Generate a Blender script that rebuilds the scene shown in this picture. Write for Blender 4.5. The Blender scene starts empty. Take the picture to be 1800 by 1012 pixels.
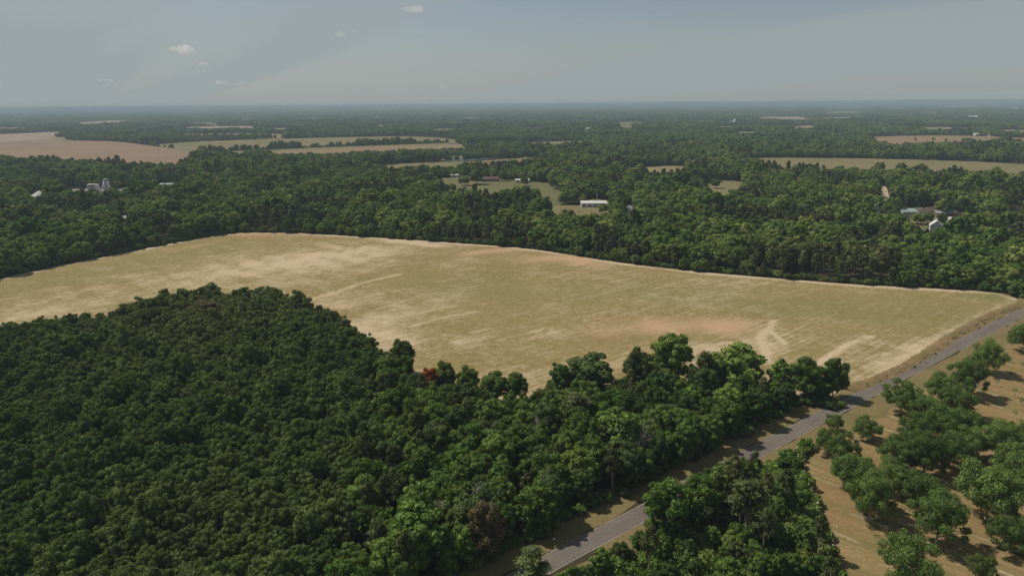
import bpy, math, random
import numpy as np
from mathutils import Vector, Matrix, Euler

SC = bpy.context.scene
COL = SC.collection
rng = np.random.default_rng(11)

# ------------------------------------------------------------------ camera
CAM_H = 95.0
PITCH = math.atan(323.0 / 1200.0)
ROLL = -0.0078
M3 = Matrix.Rotation(math.radians(90) - PITCH, 3, 'X') @ Matrix.Rotation(ROLL, 3, 'Z')
cam_data = bpy.data.cameras.new('camera')
cam_data.sensor_width = 36.0
cam_data.lens = 24.0
cam_data.clip_start = 0.5
cam_data.clip_end = 150000.0
cam = bpy.data.objects.new('camera', cam_data)
cam.matrix_world = Matrix.Translation((0, 0, CAM_H)) @ M3.to_4x4()
COL.objects.link(cam)
SC.camera = cam

# ------------------------------------------------------------------ sun and sky
SUN_ELEV = math.radians(54)
SH = Vector((0.90, -0.44)).normalized()          # the way shadows fall on the ground
SUN_ROT = math.atan2(-SH.x, -SH.y)               # azimuth of the sun, clockwise from +Y
sun_data = bpy.data.lights.new('sun', 'SUN')
sun_data.energy = 3.9
sun_data.angle = math.radians(0.55)
sun_data.color = (1.0, 0.93, 0.82)
sun = bpy.data.objects.new('sun', sun_data)
d = Vector((SH.x * math.cos(SUN_ELEV), SH.y * math.cos(SUN_ELEV), -math.sin(SUN_ELEV)))
sun.rotation_euler = (-d).to_track_quat('Z', 'Y').to_euler()
sun.location = (-150, 120, 400)
COL.objects.link(sun)

world = bpy.data.worlds.new('World')
SC.world = world
world.use_nodes = True
nt = world.node_tree
for n in list(nt.nodes):
    nt.nodes.remove(n)
def wn(t, **kw):
    n = nt.nodes.new(t)
    for k, v in kw.items():
        setattr(n, k, v)
    return n
sky = wn('ShaderNodeTexSky')
sky.sky_type = 'NISHITA'
sky.sun_disc = False
sky.sun_elevation = SUN_ELEV
sky.sun_rotation = SUN_ROT
sky.air_density = 1.0
sky.dust_density = 0.6
sky.ozone_density = 1.0
hsv = wn('ShaderNodeHueSaturation')
hsv.inputs['Value'].default_value = 0.73
hsv.inputs['Saturation'].default_value = 0.80
nt.links.new(sky.outputs[0], hsv.inputs['Color'])
# thin streaky veil of high cloud, laid on a plane far above: direction / height
tc = wn('ShaderNodeTexCoord')
sep = wn('ShaderNodeSeparateXYZ')
nt.links.new(tc.outputs['Generated'], sep.inputs[0])
zz = wn('ShaderNodeMath', operation='MAXIMUM'); zz.inputs[1].default_value = 0.0
nt.links.new(sep.outputs['Z'], zz.inputs[0])
za = wn('ShaderNodeMath', operation='ADD'); za.inputs[1].default_value = 0.16
nt.links.new(zz.outputs[0], za.inputs[0])
dx = wn('ShaderNodeMath', operation='DIVIDE'); dy = wn('ShaderNodeMath', operation='DIVIDE')
nt.links.new(sep.outputs['X'], dx.inputs[0]); nt.links.new(za.outputs[0], dx.inputs[1])
nt.links.new(sep.outputs['Y'], dy.inputs[0]); nt.links.new(za.outputs[0], dy.inputs[1])
cmb = wn('ShaderNodeCombineXYZ')
nt.links.new(dx.outputs[0], cmb.inputs[0]); nt.links.new(dy.outputs[0], cmb.inputs[1])
mp0 = wn('ShaderNodeMapping')
mp0.inputs['Rotation'].default_value = (0, 0, math.radians(44))
nt.links.new(cmb.outputs[0], mp0.inputs[0])
mp = wn('ShaderNodeMapping')
mp.inputs['Scale'].default_value = (0.10, 0.60, 1)
mp.inputs['Location'].default_value = (7.0, 4.0, 0)
nt.links.new(mp0.outputs[0], mp.inputs[0])
no = wn('ShaderNodeTexNoise')
no.inputs['Scale'].default_value = 1.0
no.inputs['Detail'].default_value = 5.0
no.inputs['Roughness'].default_value = 0.5
no.inputs['Distortion'].default_value = 0.35
nt.links.new(mp.outputs[0], no.inputs['Vector'])
rp = wn('ShaderNodeValToRGB')
rp.color_ramp.elements[0].position = 0.46
rp.color_ramp.elements[0].color = (0, 0, 0, 1)
rp.color_ramp.elements[1].position = 0.56
rp.color_ramp.elements[1].color = (1, 1, 1, 1)
nt.links.new(no.outputs['Fac'], rp.inputs[0])
# the veil thickens towards the horizon, as any even layer does
vz = wn('ShaderNodeMapRange')
vz.inputs[1].default_value = 0.0; vz.inputs[2].default_value = 0.13; vz.inputs[3].default_value = 0.86; vz.inputs[4].default_value = 0.06
nt.links.new(zz.outputs[0], vz.inputs[0])
fs = wn('ShaderNodeMath', operation='MULTIPLY'); fs.inputs[1].default_value = 0.60
nt.links.new(rp.outputs[0], fs.inputs[0])
fac = wn('ShaderNodeMath', operation='ADD'); fac.use_clamp = True
nt.links.new(fs.outputs[0], fac.inputs[0]); nt.links.new(vz.outputs[0], fac.inputs[1])
fac2 = wn('ShaderNodeMath', operation='MINIMUM'); fac2.inputs[1].default_value = 0.94
nt.links.new(fac.outputs[0], fac2.inputs[0]); fac = fac2
mixc = wn('ShaderNodeMix', data_type='RGBA')
nt.links.new(fac.outputs[0], mixc.inputs['Factor'])
nt.links.new(hsv.outputs[0], mixc.inputs['A'])
mixc.inputs['B'].default_value = (3.72, 4.26, 4.42, 1)
bg = wn('ShaderNodeBackground')
bg.inputs['Strength'].default_value = 0.08
nt.links.new(mixc.outputs['Result'], bg.inputs['Color'])
wo = wn('ShaderNodeOutputWorld')
nt.links.new(bg.outputs[0], wo.inputs['Surface'])

SC.view_settings.view_transform = 'Standard'
SC.view_settings.look = 'None'
SC.view_settings.gamma = 1.0
SC.view_settings.exposure = 0.12
SC.view_settings.use_curve_mapping = False
SC.render.engine = 'CYCLES'
cy = SC.cycles
cy.max_bounces = 6
cy.diffuse_bounces = 2
cy.glossy_bounces = 1
cy.transmission_bounces = 2
cy.volume_bounces = 4
cy.transparent_max_bounces = 4
cy.use_adaptive_sampling = True
cy.adaptive_threshold = 0.02
cy.caustics_reflective = False
cy.caustics_refractive = False
cy.use_denoising = True
try:
    cy.denoiser = 'OPENIMAGEDENOISE'
    cy.denoising_prefilter = 'ACCURATE'
except Exception:
    pass
SC.render.use_persistent_data = False
HAZE = 0.00014

# ------------------------------------------------------------------ helpers
M3n = np.array(M3)
def P(px, py, z=0.0):
    """ground point (or point at height z) that the photograph shows at (px, py)"""
    v = M3n @ np.array([(px - 900.0) / 1200.0, -(py - 506.0) / 1200.0, -1.0])
    t = (z - CAM_H) / v[2]
    return np.array([v[0] * t, v[1] * t])
def PP(lst, z=0.0):
    return np.array([P(x, y, z) for x, y in lst])
def pix(xy, z=0.0):
    """where world points land in the photograph"""
    xy = np.atleast_2d(xy)
    w = np.column_stack([xy, np.full(len(xy), 0.0) + z - CAM_H])
    c = w @ M3n
    q = -c[:, 2]
    q = np.where(q < 1e-6, 1e-6, q)
    return 900 + 1200 * c[:, 0] / q, 506 - 1200 * c[:, 1] / q
def inside(pts, poly):
    x, y = pts[:, 0], pts[:, 1]
    r = np.zeros(len(pts), bool)
    bb = (x >= poly[:, 0].min()) & (x <= poly[:, 0].max()) & (y >= poly[:, 1].min()) & (y <= poly[:, 1].max())
    k = np.where(bb)[0]
    if len(k) == 0:
        return r
    x, y = x[k], y[k]
    rr = np.zeros(len(k), bool)
    n = len(poly)
    for i in range(n):
        x0, y0 = poly[i]; x1, y1 = poly[(i + 1) % n]
        if y0 == y1:
            continue
        c = ((y0 > y) != (y1 > y)) & (x < (x1 - x0) * (y - y0) / (y1 - y0) + x0)
        rr ^= c
    r[k] = rr
    return r
def seg_dist(pts, line, closed=False):
    """distance of points to a polyline, and the nearest points"""
    best = np.full(len(pts), 1e18); near = np.zeros_like(pts)
    n = len(line)
    for i in range(n if closed else n - 1):
        a = line[i]; b = line[(i + 1) % n]
        ab = b - a
        t = np.clip(((pts - a) @ ab) / (ab @ ab + 1e-12), 0, 1)
        q = a + t[:, None] * ab
        dd = ((pts - q) ** 2).sum(1)
        m = dd < best
        best[m] = dd[m]; near[m] = q[m]
    return np.sqrt(best), near
def smooth_poly(poly, it=2, closed=True):
    for _ in range(it):
        if closed:
            nxt = np.roll(poly, -1, 0)
            q = np.empty((len(poly) * 2, 2))
            q[0::2] = poly * .75 + nxt * .25
            q[1::2] = poly * .25 + nxt * .75
            poly = q
        else:
            a, b = poly[:-1], poly[1:]
            q = np.empty((len(a) * 2, 2))
            q[0::2] = a * .75 + b * .25
            q[1::2] = a * .25 + b * .75
            poly = np.vstack([poly[:1], q, poly[-1:]])
    return poly
class Waves:
    """smooth noise in the plane, about -1..1"""
    def __init__(s, scale, seed, octaves=3, n=7):
        r = np.random.default_rng(seed)
        s.k = []
        for o in range(octaves):
            for _ in range(n):
                a = r.uniform(0, math.pi * 2); f = (2 ** o) / scale * r.uniform(.7, 1.4) * 2 * math.pi
                s.k.append((math.cos(a) * f, math.sin(a) * f, r.uniform(0, 6.28), .6 ** o))
        s.norm = math.sqrt(sum(w[3] ** 2 for w in s.k) / 2) * 1.8
    def __call__(s, xy):
        v = np.zeros(len(xy))
        for kx, ky, p, a in s.k:
            v += a * np.sin(xy[:, 0] * kx + xy[:, 1] * ky + p)
        return v / s.norm

def link(o, parent=None):
    COL.objects.link(o)
    if parent is not None:
        o.parent = parent
    return o
def mesh_from(name, V, F, mats, midx=None, attr=None, smooth=False):
    me = bpy.data.meshes.new(name)
    me.from_pydata([tuple(map(float, v)) for v in V], [], [tuple(map(int, f)) for f in F])
    for m in (mats if isinstance(mats, (list, tuple)) else [mats]):
        me.materials.append(m)
    if midx is not None:
        me.polygons.foreach_set('material_index', np.asarray(midx, np.int32))
    if attr:
        for k, (dom, v) in attr.items():
            a = me.attributes.new(k, 'FLOAT', dom)
            a.data.foreach_set('value', np.asarray(v, np.float32))
    if smooth:
        me.polygons.foreach_set('use_smooth', np.ones(len(me.polygons), bool))
    me.update()
    return me
def obj(name, me, parent=None, loc=None, rz=0.0):
    o = bpy.data.objects.new(name, me)
    if loc is not None:
        o.location = loc
    if rz:
        o.rotation_euler = (0, 0, rz)
    return link(o, parent)
def tag(o, label, cat, group=None):
    o['label'] = label; o['category'] = cat
    if group:
        o['group'] = group
    return o
def thing(name, loc, rz, label, cat, group=None, sc=None):
    o = bpy.data.objects.new(name, None)
    o.location = loc; o.rotation_euler = (0, 0, rz)
    if sc is not None:
        o.scale = sc
    o.empty_display_size = 0.5
    link(o)
    return tag(o, label, cat, group)
def struct(o, label=None, kind='structure'):
    o['kind'] = kind
    if label:
        o['label'] = label
    return o

class MB:
    """collects boxes, tubes and prisms into one mesh"""
    def __init__(s):
        s.V = []; s.F = []
    def raw(s, V, F):
        b = len(s.V)
        s.V += [tuple(v) for v in V]; s.F += [tuple(i + b for i in f) for f in F]
        return s
    def box(s, x0, x1, y0, y1, z0, z1):
        return s.raw([(x0, y0, z0), (x1, y0, z0), (x1, y1, z0), (x0, y1, z0), (x0, y0, z1), (x1, y0, z1), (x1, y1, z1), (x0, y1, z1)],
                     [(3, 2, 1, 0), (4, 5, 6, 7), (0, 1, 5, 4), (1, 2, 6, 5), (2, 3, 7, 6), (3, 0, 4, 7)])
    def tube(s, path, rad, n=6, cap=True):
        path = [Vector(p) for p in path]
        rings = []
        for i, p in enumerate(path):
            t = (path[min(i + 1, len(path) - 1)] - path[max(i - 1, 0)])
            t = t.normalized() if t.length > 1e-9 else Vector((0, 0, 1))
            u = t.orthogonal().normalized() if abs(t.z) < .9 else Vector((1, 0, 0)).cross(t).normalized()
            w = t.cross(u)
            r = rad[i] if hasattr(rad, '__len__') else rad
            rings.append([p + (u * math.cos(a) + w * math.sin(a)) * r for a in [2 * math.pi * k / n for k in range(n)]])
        V = [v for R in rings for v in R]; F = []
        for i in range(len(path) - 1):
            for k in range(n):
                a = i * n + k; b = i * n + (k + 1) % n
                F.append((a, b, b + n, a + n))
        if cap:
            F.append(tuple(range(n))[::-1]); F.append(tuple((len(path) - 1) * n + k for k in range(n)))
        return s.raw(V, F)
    def build(s, name, mat, parent=None, smooth=False, loc=None):
        return obj(name, mesh_from(name, s.V, s.F, mat, smooth=smooth), parent, loc)
# ------------------------------------------------------------------ materials
class NT:
    def __init__(s, name):
        s.m = bpy.data.materials.new(name)
        s.m.use_nodes = True
        s.t = s.m.node_tree
        for n in list(s.t.nodes):
            s.t.nodes.remove(n)
        s.out = s.n('ShaderNodeOutputMaterial')
    def n(s, t, **kw):
        q = s.t.nodes.new(t)
        for k, v in kw.items():
            setattr(q, k, v)
        return q
    def l(s, a, b):
        s.t.links.new(a, b)
    def math(s, op, a, b=None, c=None, clamp=False):
        q = s.n('ShaderNodeMath', operation=op); q.use_clamp = clamp
        for i, v in enumerate((a, b, c)):
            if v is None:
                continue
            if isinstance(v, (int, float)):
                q.inputs[i].default_value = v
            else:
                s.l(v, q.inputs[i])
        return q.outputs[0]
    def noise(s, vec, scale, detail=4, rough=.55, dist=0.0):
        q = s.n('ShaderNodeTexNoise')
        q.inputs['Scale'].default_value = scale; q.inputs['Detail'].default_value = detail
        q.inputs['Roughness'].default_value = rough; q.inputs['Distortion'].default_value = dist
        if vec is not None:
            s.l(vec, q.inputs['Vector'])
        return q.outputs['Fac']
    def mix(s, f, a, b, blend='MIX'):
        q = s.n('ShaderNodeMix', data_type='RGBA', blend_type=blend)
        for k, v in (('Factor', f), ('A', a), ('B', b)):
            if isinstance(v, (int, float)):
                q.inputs[k].default_value = v
            elif isinstance(v, tuple):
                q.inputs[k].default_value = (*v, 1) if len(v) == 3 else v
            else:
                s.l(v, q.inputs[k])
        return q.outputs['Result']
    def ramp(s, f, stops):
        q = s.n('ShaderNodeValToRGB')
        e = q.color_ramp.elements
        while len(e) < len(stops):
            e.new(.5)
        for i, (p, c) in enumerate(stops):
            e[i].position = p; e[i].color = (*c, 1) if len(c) == 3 else c
        s.l(f, q.inputs[0])
        return q.outputs[0]
    def rng(s, f, a, b, c=0.0, d=1.0):
        q = s.n('ShaderNodeMapRange')
        q.inputs[1].default_value = a; q.inputs[2].default_value = b
        q.inputs[3].default_value = c; q.inputs[4].default_value = d
        s.l(f, q.inputs[0])
        return q.outputs[0]
    def pos(s, rot=0.0, scale=(1, 1, 1)):
        g = s.n('ShaderNodeNewGeometry')
        m0 = s.n('ShaderNodeMapping')
        m0.inputs['Rotation'].default_value = (0, 0, rot)
        s.l(g.outputs['Position'], m0.inputs[0])
        m = s.n('ShaderNodeMapping')
        m.inputs['Scale'].default_value = scale
        s.l(m0.outputs[0], m.inputs[0])
        return m.outputs[0]
    def attr(s, name):
        q = s.n('ShaderNodeAttribute'); q.attribute_name = name
        return q.outputs['Fac']
    def bump(s, h, strength, dist=.1):
        q = s.n('ShaderNodeBump')
        q.inputs['Strength'].default_value = strength; q.inputs['Distance'].default_value = dist
        s.l(h, q.inputs['Height'])
        return q.outputs[0]
    def diffuse(s, col, rough=.9, spec=.15, normal=None, metal=0.0):
        b = s.n('ShaderNodeBsdfPrincipled')
        if isinstance(col, tuple):
            b.inputs['Base Color'].default_value = (*col, 1)
        else:
            s.l(col, b.inputs['Base Color'])
        b.inputs['Roughness'].default_value = rough
        b.inputs['Specular IOR Level'].default_value = spec
        b.inputs['Metallic'].default_value = metal
        if normal is not None:
            s.l(normal, b.inputs['Normal'])
        s.l(b.outputs[0], s.out.inputs['Surface'])
        return s.m

def leaf_mat(name, ca, cb, cc, trans=.22, region=.35, warm=(.10, .09, .03), vary=1.0):
    """leaves: colour differs from tree to tree, from stand to stand, from spray to spray"""
    k = NT(name)
    oi = k.n('ShaderNodeObjectInfo')
    base = k.ramp(oi.outputs['Random'], [(0.0, ca), (.55, cb), (1.0, cc)])
    mp = k.n('ShaderNodeMapping'); mp.inputs['Scale'].default_value = (.009, .009, 0)
    k.l(oi.outputs['Location'], mp.inputs[0])
    reg = k.rng(k.noise(mp.outputs[0], 1.0, 3), .40, .66, 0, region)
    base = k.mix(reg, base, warm)
    t = k.attr('tint')
    tr = k.rng(t, 0, 1, 1 - .45 * vary, 1 + .48 * vary)
    hs = k.n('ShaderNodeHueSaturation')
    hs.inputs['Hue'].default_value = .5
    r2 = k.rng(k.math('FRACT', k.math('MULTIPLY', oi.outputs['Random'], 37.7)), 0, 1, 1 - .26 * vary, 1 + .32 * vary)
    k.l(base, hs.inputs['Color']); k.l(k.math('MULTIPLY', tr, r2), hs.inputs['Value'])
    d_ = k.n('ShaderNodeBsdfDiffuse'); tl = k.n('ShaderNodeBsdfTranslucent')
    k.l(hs.outputs[0], d_.inputs['Color'])
    tcol = k.mix(1.0, hs.outputs[0], (1.1, 1.15, .55), 'MULTIPLY')
    k.l(tcol, tl.inputs['Color'])
    ms = k.n('ShaderNodeMixShader'); ms.inputs[0].default_value = trans
    k.l(d_.outputs[0], ms.inputs[1]); k.l(tl.outputs[0], ms.inputs[2])
    gl = k.n('ShaderNodeBsdfGlossy'); gl.inputs['Roughness'].default_value = .5
    gl.inputs['Color'].default_value = (.7, .75, .7, 1)
    m2 = k.n('ShaderNodeMixShader'); m2.inputs[0].default_value = .012
    k.l(ms.outputs[0], m2.inputs[1]); k.l(gl.outputs[0], m2.inputs[2])
    k.l(m2.outputs[0], k.out.inputs['Surface'])
    return k.m
def bark_mat(name, a, b):
    k = NT(name)
    tc_ = k.n('ShaderNodeTexCoord')
    f = k.noise(tc_.outputs['Object'], 3.0, 4)
    return k.diffuse(k.mix(f, a, b), .95, .1)
def plain(name, col, rough=.8, spec=.2, var=.12, scale=1.2, metal=0.0):
    k = NT(name)
    tc_ = k.n('ShaderNodeTexCoord')
    f = k.noise(tc_.outputs['Object'], scale, 5, .65)
    c2 = tuple(c * (1 - 2 * var) for c in col)
    c3 = tuple(min(1, c * (1 + var)) for c in col)
    return k.diffuse(k.ramp(f, [(.3, c2), (.7, c3)]), rough, spec, metal=metal)

M = {}
M['leaf_young'] = leaf_mat('leaf_young', (0.0708, 0.1197, 0.0285), (0.0974, 0.1518, 0.0360), (0.1417, 0.1928, 0.0496), warm=(0.1844, 0.1956, 0.0660), region=.55, vary=0.62)
M['leaf_broad'] = leaf_mat('leaf_broad', (0.0559, 0.1131, 0.0182), (0.0839, 0.1490, 0.0251), (0.1455, 0.2041, 0.0389), warm=(0.1630, 0.2000, 0.0409))
M['leaf_dark'] = leaf_mat('leaf_dark', (0.0476, 0.0893, 0.0217), (0.0691, 0.1116, 0.0288), (0.1071, 0.1423, 0.0408), warm=(0.1249, 0.1339, 0.0432), region=.3)
M['leaf_light'] = leaf_mat('leaf_light', (0.0869, 0.1631, 0.0255), (0.1086, 0.1887, 0.0319), (0.1412, 0.2097, 0.0447), region=.2)
M['leaf_pecan'] = leaf_mat('leaf_pecan', (0.0975, 0.1601, 0.0367), (0.1124, 0.1763, 0.0408), (0.1357, 0.1926, 0.0469), trans=.28, region=.15)
M['leaf_mid'] = leaf_mat('leaf_mid', (0.0809, 0.1385, 0.0253), (0.1202, 0.1800, 0.0340), (0.2024, 0.2493, 0.0529), region=.55, warm=(0.2085, 0.2326, 0.0555), vary=0.8)
M['leaf_pine'] = leaf_mat('leaf_pine', (0.0699, 0.0956, 0.0307), (0.0916, 0.1162, 0.0378), (0.1301, 0.1369, 0.0519), region=.3, warm=(0.1204, 0.1344, 0.0424))
M['leaf_far'] = leaf_mat('leaf_far', (0.0702, 0.1291, 0.0315), (0.1104, 0.1765, 0.0413), (0.1756, 0.2314, 0.0590), region=.6, warm=(0.1756, 0.2099, 0.0609), vary=0.7)
M['leaf_farpine'] = leaf_mat('leaf_farpine', (0.0622, 0.1033, 0.0354), (0.0823, 0.1205, 0.0413), (0.1154, 0.1400, 0.0541), region=.35, warm=(0.1154, 0.1453, 0.0492), vary=0.7)
M['leaf_rust'] = leaf_mat('leaf_rust', (.27, .080, .022), (.29, .088, .024), (.31, .096, .028), region=0)
M['leaf_brown'] = leaf_mat('leaf_brown', (.105, .088, .040), (.115, .094, .042), (.125, .100, .046), region=0)
M['blossom'] = plain('blossom', (.55, .55, .42), .9, .1)
M['bark'] = bark_mat('bark', (.10, .085, .07), (.22, .19, .16))
M['bark_pale'] = bark_mat('bark_pale', (.30, .25, .20), (.46, .41, .35))
M['bark_white'] = bark_mat('bark_white', (.36, .32, .28), (.55, .5, .44))

# forest floor / general land
k = NT('woodland_floor')
p_ = k.pos()
f1 = k.noise(p_, .02, 5); f2 = k.noise(p_, .6, 4)
c = k.mix(k.rng(f1, .35, .65), (.040, .030, .018), (.040, .046, .018))
c = k.mix(k.rng(f2, .35, .8), c, (.070, .052, .030))
M['ground'] = k.diffuse(c, .95, .05)

pa, pb_ = P(720, 575), P(835, 548)
ROWF = math.atan2(pb_[1] - pa[1], pb_[0] - pa[0])
pa, pb_ = P(60, 480), P(120, 560)
ROWC = math.atan2(pb_[1] - pa[1], pb_[0] - pa[0])
# main crop field: thin young crop over pale sand, attributes say how bare
k = NT('crop_field_soil')
rowv = k.pos(-ROWF, (.022, .55, 1))
streak = k.noise(rowv, 1.0, 6, .68)
rowv2 = k.pos(-ROWF, (.07, 2.4, 1))
streak2 = k.noise(rowv2, 1.0, 4, .65)
crossv = k.pos(-ROWC, (.014, .8, 1))
cross = k.noise(crossv, 1.0, 5, .65)
blot = k.noise(k.pos(), .022, 6, .6)
speck = k.noise(k.pos(), .32, 7, .78)
fine = k.noise(k.pos(), 1.1, 6, .8)
# drill rows, uneven in strength
rp_ = k.pos(-ROWF, (1, 1, 1))
rs_ = k.n('ShaderNodeSeparateXYZ'); k.l(rp_, rs_.inputs[0])
rws = k.math('SINE', k.math('MULTIPLY', k.math('ADD', rs_.outputs['Y'], k.math('MULTIPLY', k.noise(k.pos(), .02, 2), 6.0)), 2.1))
tram = k.math('SUBTRACT', 1.0, k.math('DIVIDE', k.math('ABSOLUTE', k.math('SUBTRACT', k.math('FRACT', k.math('DIVIDE', k.math('ADD', rs_.outputs['Y'], k.math('MULTIPLY', k.noise(k.pos(), .012, 2), 14.0)), 23.0)), .5)), .022), clamp=True)
green = k.mix(k.rng(blot, .32, .68), (.190, .158, .052), (.262, .194, .072))
green = k.mix(k.rng(fine, .25, .8), green, (.156, .132, .045))
green = k.mix(k.rng(speck, .40, .70), green, (.290, .215, .115))
sandc = k.mix(k.rng(fine, .3, .7), (.37, .285, .172), (.52, .42, .285))
clay = k.mix(k.rng(fine, .3, .7), (.37, .235, .135), (.45, .305, .19))
def dev(v, a_):
    return k.math('MULTIPLY', k.math('SUBTRACT', v, .5), a_)
bare = k.math('ADD', k.attr('sand'), dev(streak, 1.05))
bare = k.math('ADD', bare, dev(streak2, .9))
bare = k.math('ADD', bare, dev(speck, 1.1))
bare = k.math('ADD', bare, k.math('MULTIPLY', rws, k.rng(blot, .35, .65, .03, .11)))
bare = k.math('ADD', bare, k.math('MULTIPLY', tram, k.rng(streak, .45, .60, 0, .30)))
bare = k.math('ADD', bare, k.math('MULTIPLY', k.math('SUBTRACT', cross, .5), k.attr('crossrow')))
bare = k.rng(bare, .26, .92)
c = k.mix(bare, green, sandc)
cl = k.math('ADD', k.attr('clay'), k.math('ADD', dev(streak, .5), dev(speck, .5)))
c = k.mix(k.rng(cl, .15, .85), c, clay)
lush = k.mix(k.rng(k.attr('lush'), 0, 1, 0, .7), c, (.140, .150, .050))
bmp = k.bump(k.math('ADD', fine, streak2), .45, .3)
M['field'] = k.diffuse(lush, .95, .05, bmp)

def field_mat(name, a, b, c3, rot, sc=(.004, .09)):
    k = NT(name)
    s1 = k.noise(k.pos(rot, (sc[0], sc[1], 1)), 1.0, 5, .6)
    s2 = k.noise(k.pos(), .008, 5, .6)
    c = k.mix(k.rng(s1, .3, .7), a, b)
    c = k.mix(k.rng(s2, .40, .66), c, c3)
    s3 = k.noise(k.pos(rot, (.02, .25, 1)), 1.0, 5, .7)
    c = k.mix(k.rng(s3, .45, .75, 0, .6), c, tuple(v * .72 for v in c3))
    return k.diffuse(c, .95, .05)
M['f_brown'] = field_mat('ploughed_brown', (0.2376, 0.1588, 0.1044), (0.2664, 0.1835, 0.1260), (0.2088, 0.1411, 0.0900), .2)
M['f_tan'] = field_mat('pale_crop', (0.2072, 0.1665, 0.0888), (0.2516, 0.2072, 0.1184), (0.1628, 0.1480, 0.0666), .1)
M['f_red'] = field_mat('red_soil', (0.2320, 0.1400, 0.0840), (0.2640, 0.1720, 0.1040), (0.1920, 0.1600, 0.0880), .05, (.004, .06))
M['f_green'] = field_mat('green_crop', (0.1800, 0.1485, 0.0736), (0.2120, 0.1730, 0.0912), (0.1480, 0.1355, 0.0624), -.1)
M['f_grass'] = field_mat('pasture_grass', (0.0892, 0.1037, 0.0391), (0.1148, 0.1207, 0.0476), (0.1530, 0.1403, 0.0680), .3, (.05, .05))
M['f_pink'] = field_mat('pale_soil', (0.2880, 0.2160, 0.1548), (0.3312, 0.2556, 0.1872), (0.2592, 0.1944, 0.1296), .0)

k = NT('orchard_grass')
ROWROT = 0.0
M['orchard_nt'] = k
M['track'] = plain('sandy_track', (.42, .335, .225), .95, .05, .12, .4)

k = NT('asphalt')
uvx = k.attr('across')
w = k.noise(k.pos(math.radians(0), (.5, .5, 1)), 1.0, 5, .7)
w2 = k.noise(k.pos(), .05, 4, .6)
c = k.mix(k.rng(w, .25, .75), (.108, .089, .075), (.150, .125, .105))
c = k.mix(k.rng(w2, .35, .7), c, (.168, .140, .116))
tr = k.math('ABSOLUTE', uvx)
wheel = k.math('SUBTRACT', 1.0, k.math('MULTIPLY', k.math('ABSOLUTE', k.math('SUBTRACT', k.math('ABSOLUTE', k.math('SUBTRACT', tr, .5)), .25)), 7.0), clamp=True)
c = k.mix(k.math('MULTIPLY', wheel, .35), c, (.075, .068, .066))
mid = k.math('SUBTRACT', 1.0, k.math('MULTIPLY', tr, 14.0), clamp=True)
c = k.mix(k.math('MULTIPLY', mid, .5), c, (.065, .060, .058))
M['asphalt'] = k.diffuse(c, .85, .25)
k = NT('verge_grass')
a1 = k.noise(k.pos(), .12, 5, .6); a2 = k.noise(k.pos(), 1.6, 4, .7)
c = k.mix(k.rng(a1, .36, .70), (.170, .142, .056), (.265, .190, .098))
c = k.mix(k.rng(a2, .3, .75), c, (.115, .098, .042))
M['verge'] = k.diffuse(c, .95, .05, k.bump(a2, .5, .2))
k = NT('red_bank')
a1 = k.noise(k.pos(), .16, 5, .6); a2 = k.noise(k.pos(), 1.6, 4, .7)
c = k.mix(k.rng(a1, .36, .62), (.105, .092, .040), (.22, .140, .07))
c = k.mix(k.rng(a2, .45, .75), c, (.24, .18, .09))
M['bank'] = k.diffuse(c, .95, .05, k.bump(a2, .6, .3))
M['edge_line'] = plain('road_edge_line', (.34, .31, .24), .9, .1, .25, .5)

k = NT('pond_water')
b = k.n('ShaderNodeBsdfPrincipled')
b.inputs['Base Color'].default_value = (.02, .028, .026, 1)
b.inputs['Roughness'].default_value = .22
b.inputs['IOR'].default_value = 1.33
k.l(k.bump(k.noise(k.pos(), .8, 3), .6, .3), b.inputs['Normal'])
k.l(b.outputs[0], k.out.inputs['Surface'])
M['water'] = k.m
M['white_wall'] = plain('white_wall', (.74, .73, .70), .7, .2, .06)
M['cream_wall'] = plain('cream_wall', (.62, .57, .48), .7, .2, .06)
M['brick_wall'] = plain('brown_brick', (.23, .13, .09), .85, .1)
M['roof_grey'] = plain('grey_roof', (.30, .30, .31), .7, .3, .1)
M['roof_white'] = plain('pale_metal_roof', (.62, .60, .57), .5, .4, .08)
M['roof_green'] = plain('green_metal_roof', (.31, .37, .33), .5, .4, .06)
M['roof_brown'] = plain('brown_roof', (.12, .085, .07), .85, .1)
M['roof_orange'] = plain('orange_roof', (.60, .16, .045), .7, .2, .05)
M['steel'] = plain('galvanised_steel', (.56, .57, .57), .5, .4, .1, .6)
M['dark_steel'] = plain('dark_steel', (.10, .10, .10), .6, .3)
M['glass'] = plain('window_glass', (.03, .035, .04), .15, .5, .02)
M['gravel'] = plain('pale_gravel', (.50, .49, .46), .95, .05, .12, .5)
M['grey_gravel'] = plain('grey_gravel', (.27, .25, .23), .95, .05, .2, .3)
M['concrete'] = plain('concrete', (.42, .40, .37), .9, .1, .1, .3)
M['wood'] = plain('weathered_wood', (.24, .20, .16), .9, .1)
# ------------------------------------------------------------------ the land
gl_ = [0, 40, 80, 130, 200, 300, 450, 700, 1100, 1800, 3000, 5000, 8000, 13000, 22000, 38000, 60000]
ax = np.array([-v for v in gl_[:0:-1]] + gl_, float)
gx, gy = np.meshgrid(ax, ax)
V = np.column_stack([gx.ravel(), gy.ravel(), np.zeros(gx.size)])
n_ = len(ax)
F = [(j * n_ + i, j * n_ + i + 1, (j + 1) * n_ + i + 1, (j + 1) * n_ + i) for j in range(n_ - 1) for i in range(n_ - 1)]
struct(obj('ground', mesh_from('ground', V, F, M['ground'])), 'dark woodland floor and open land reaching to the horizon')

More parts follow.
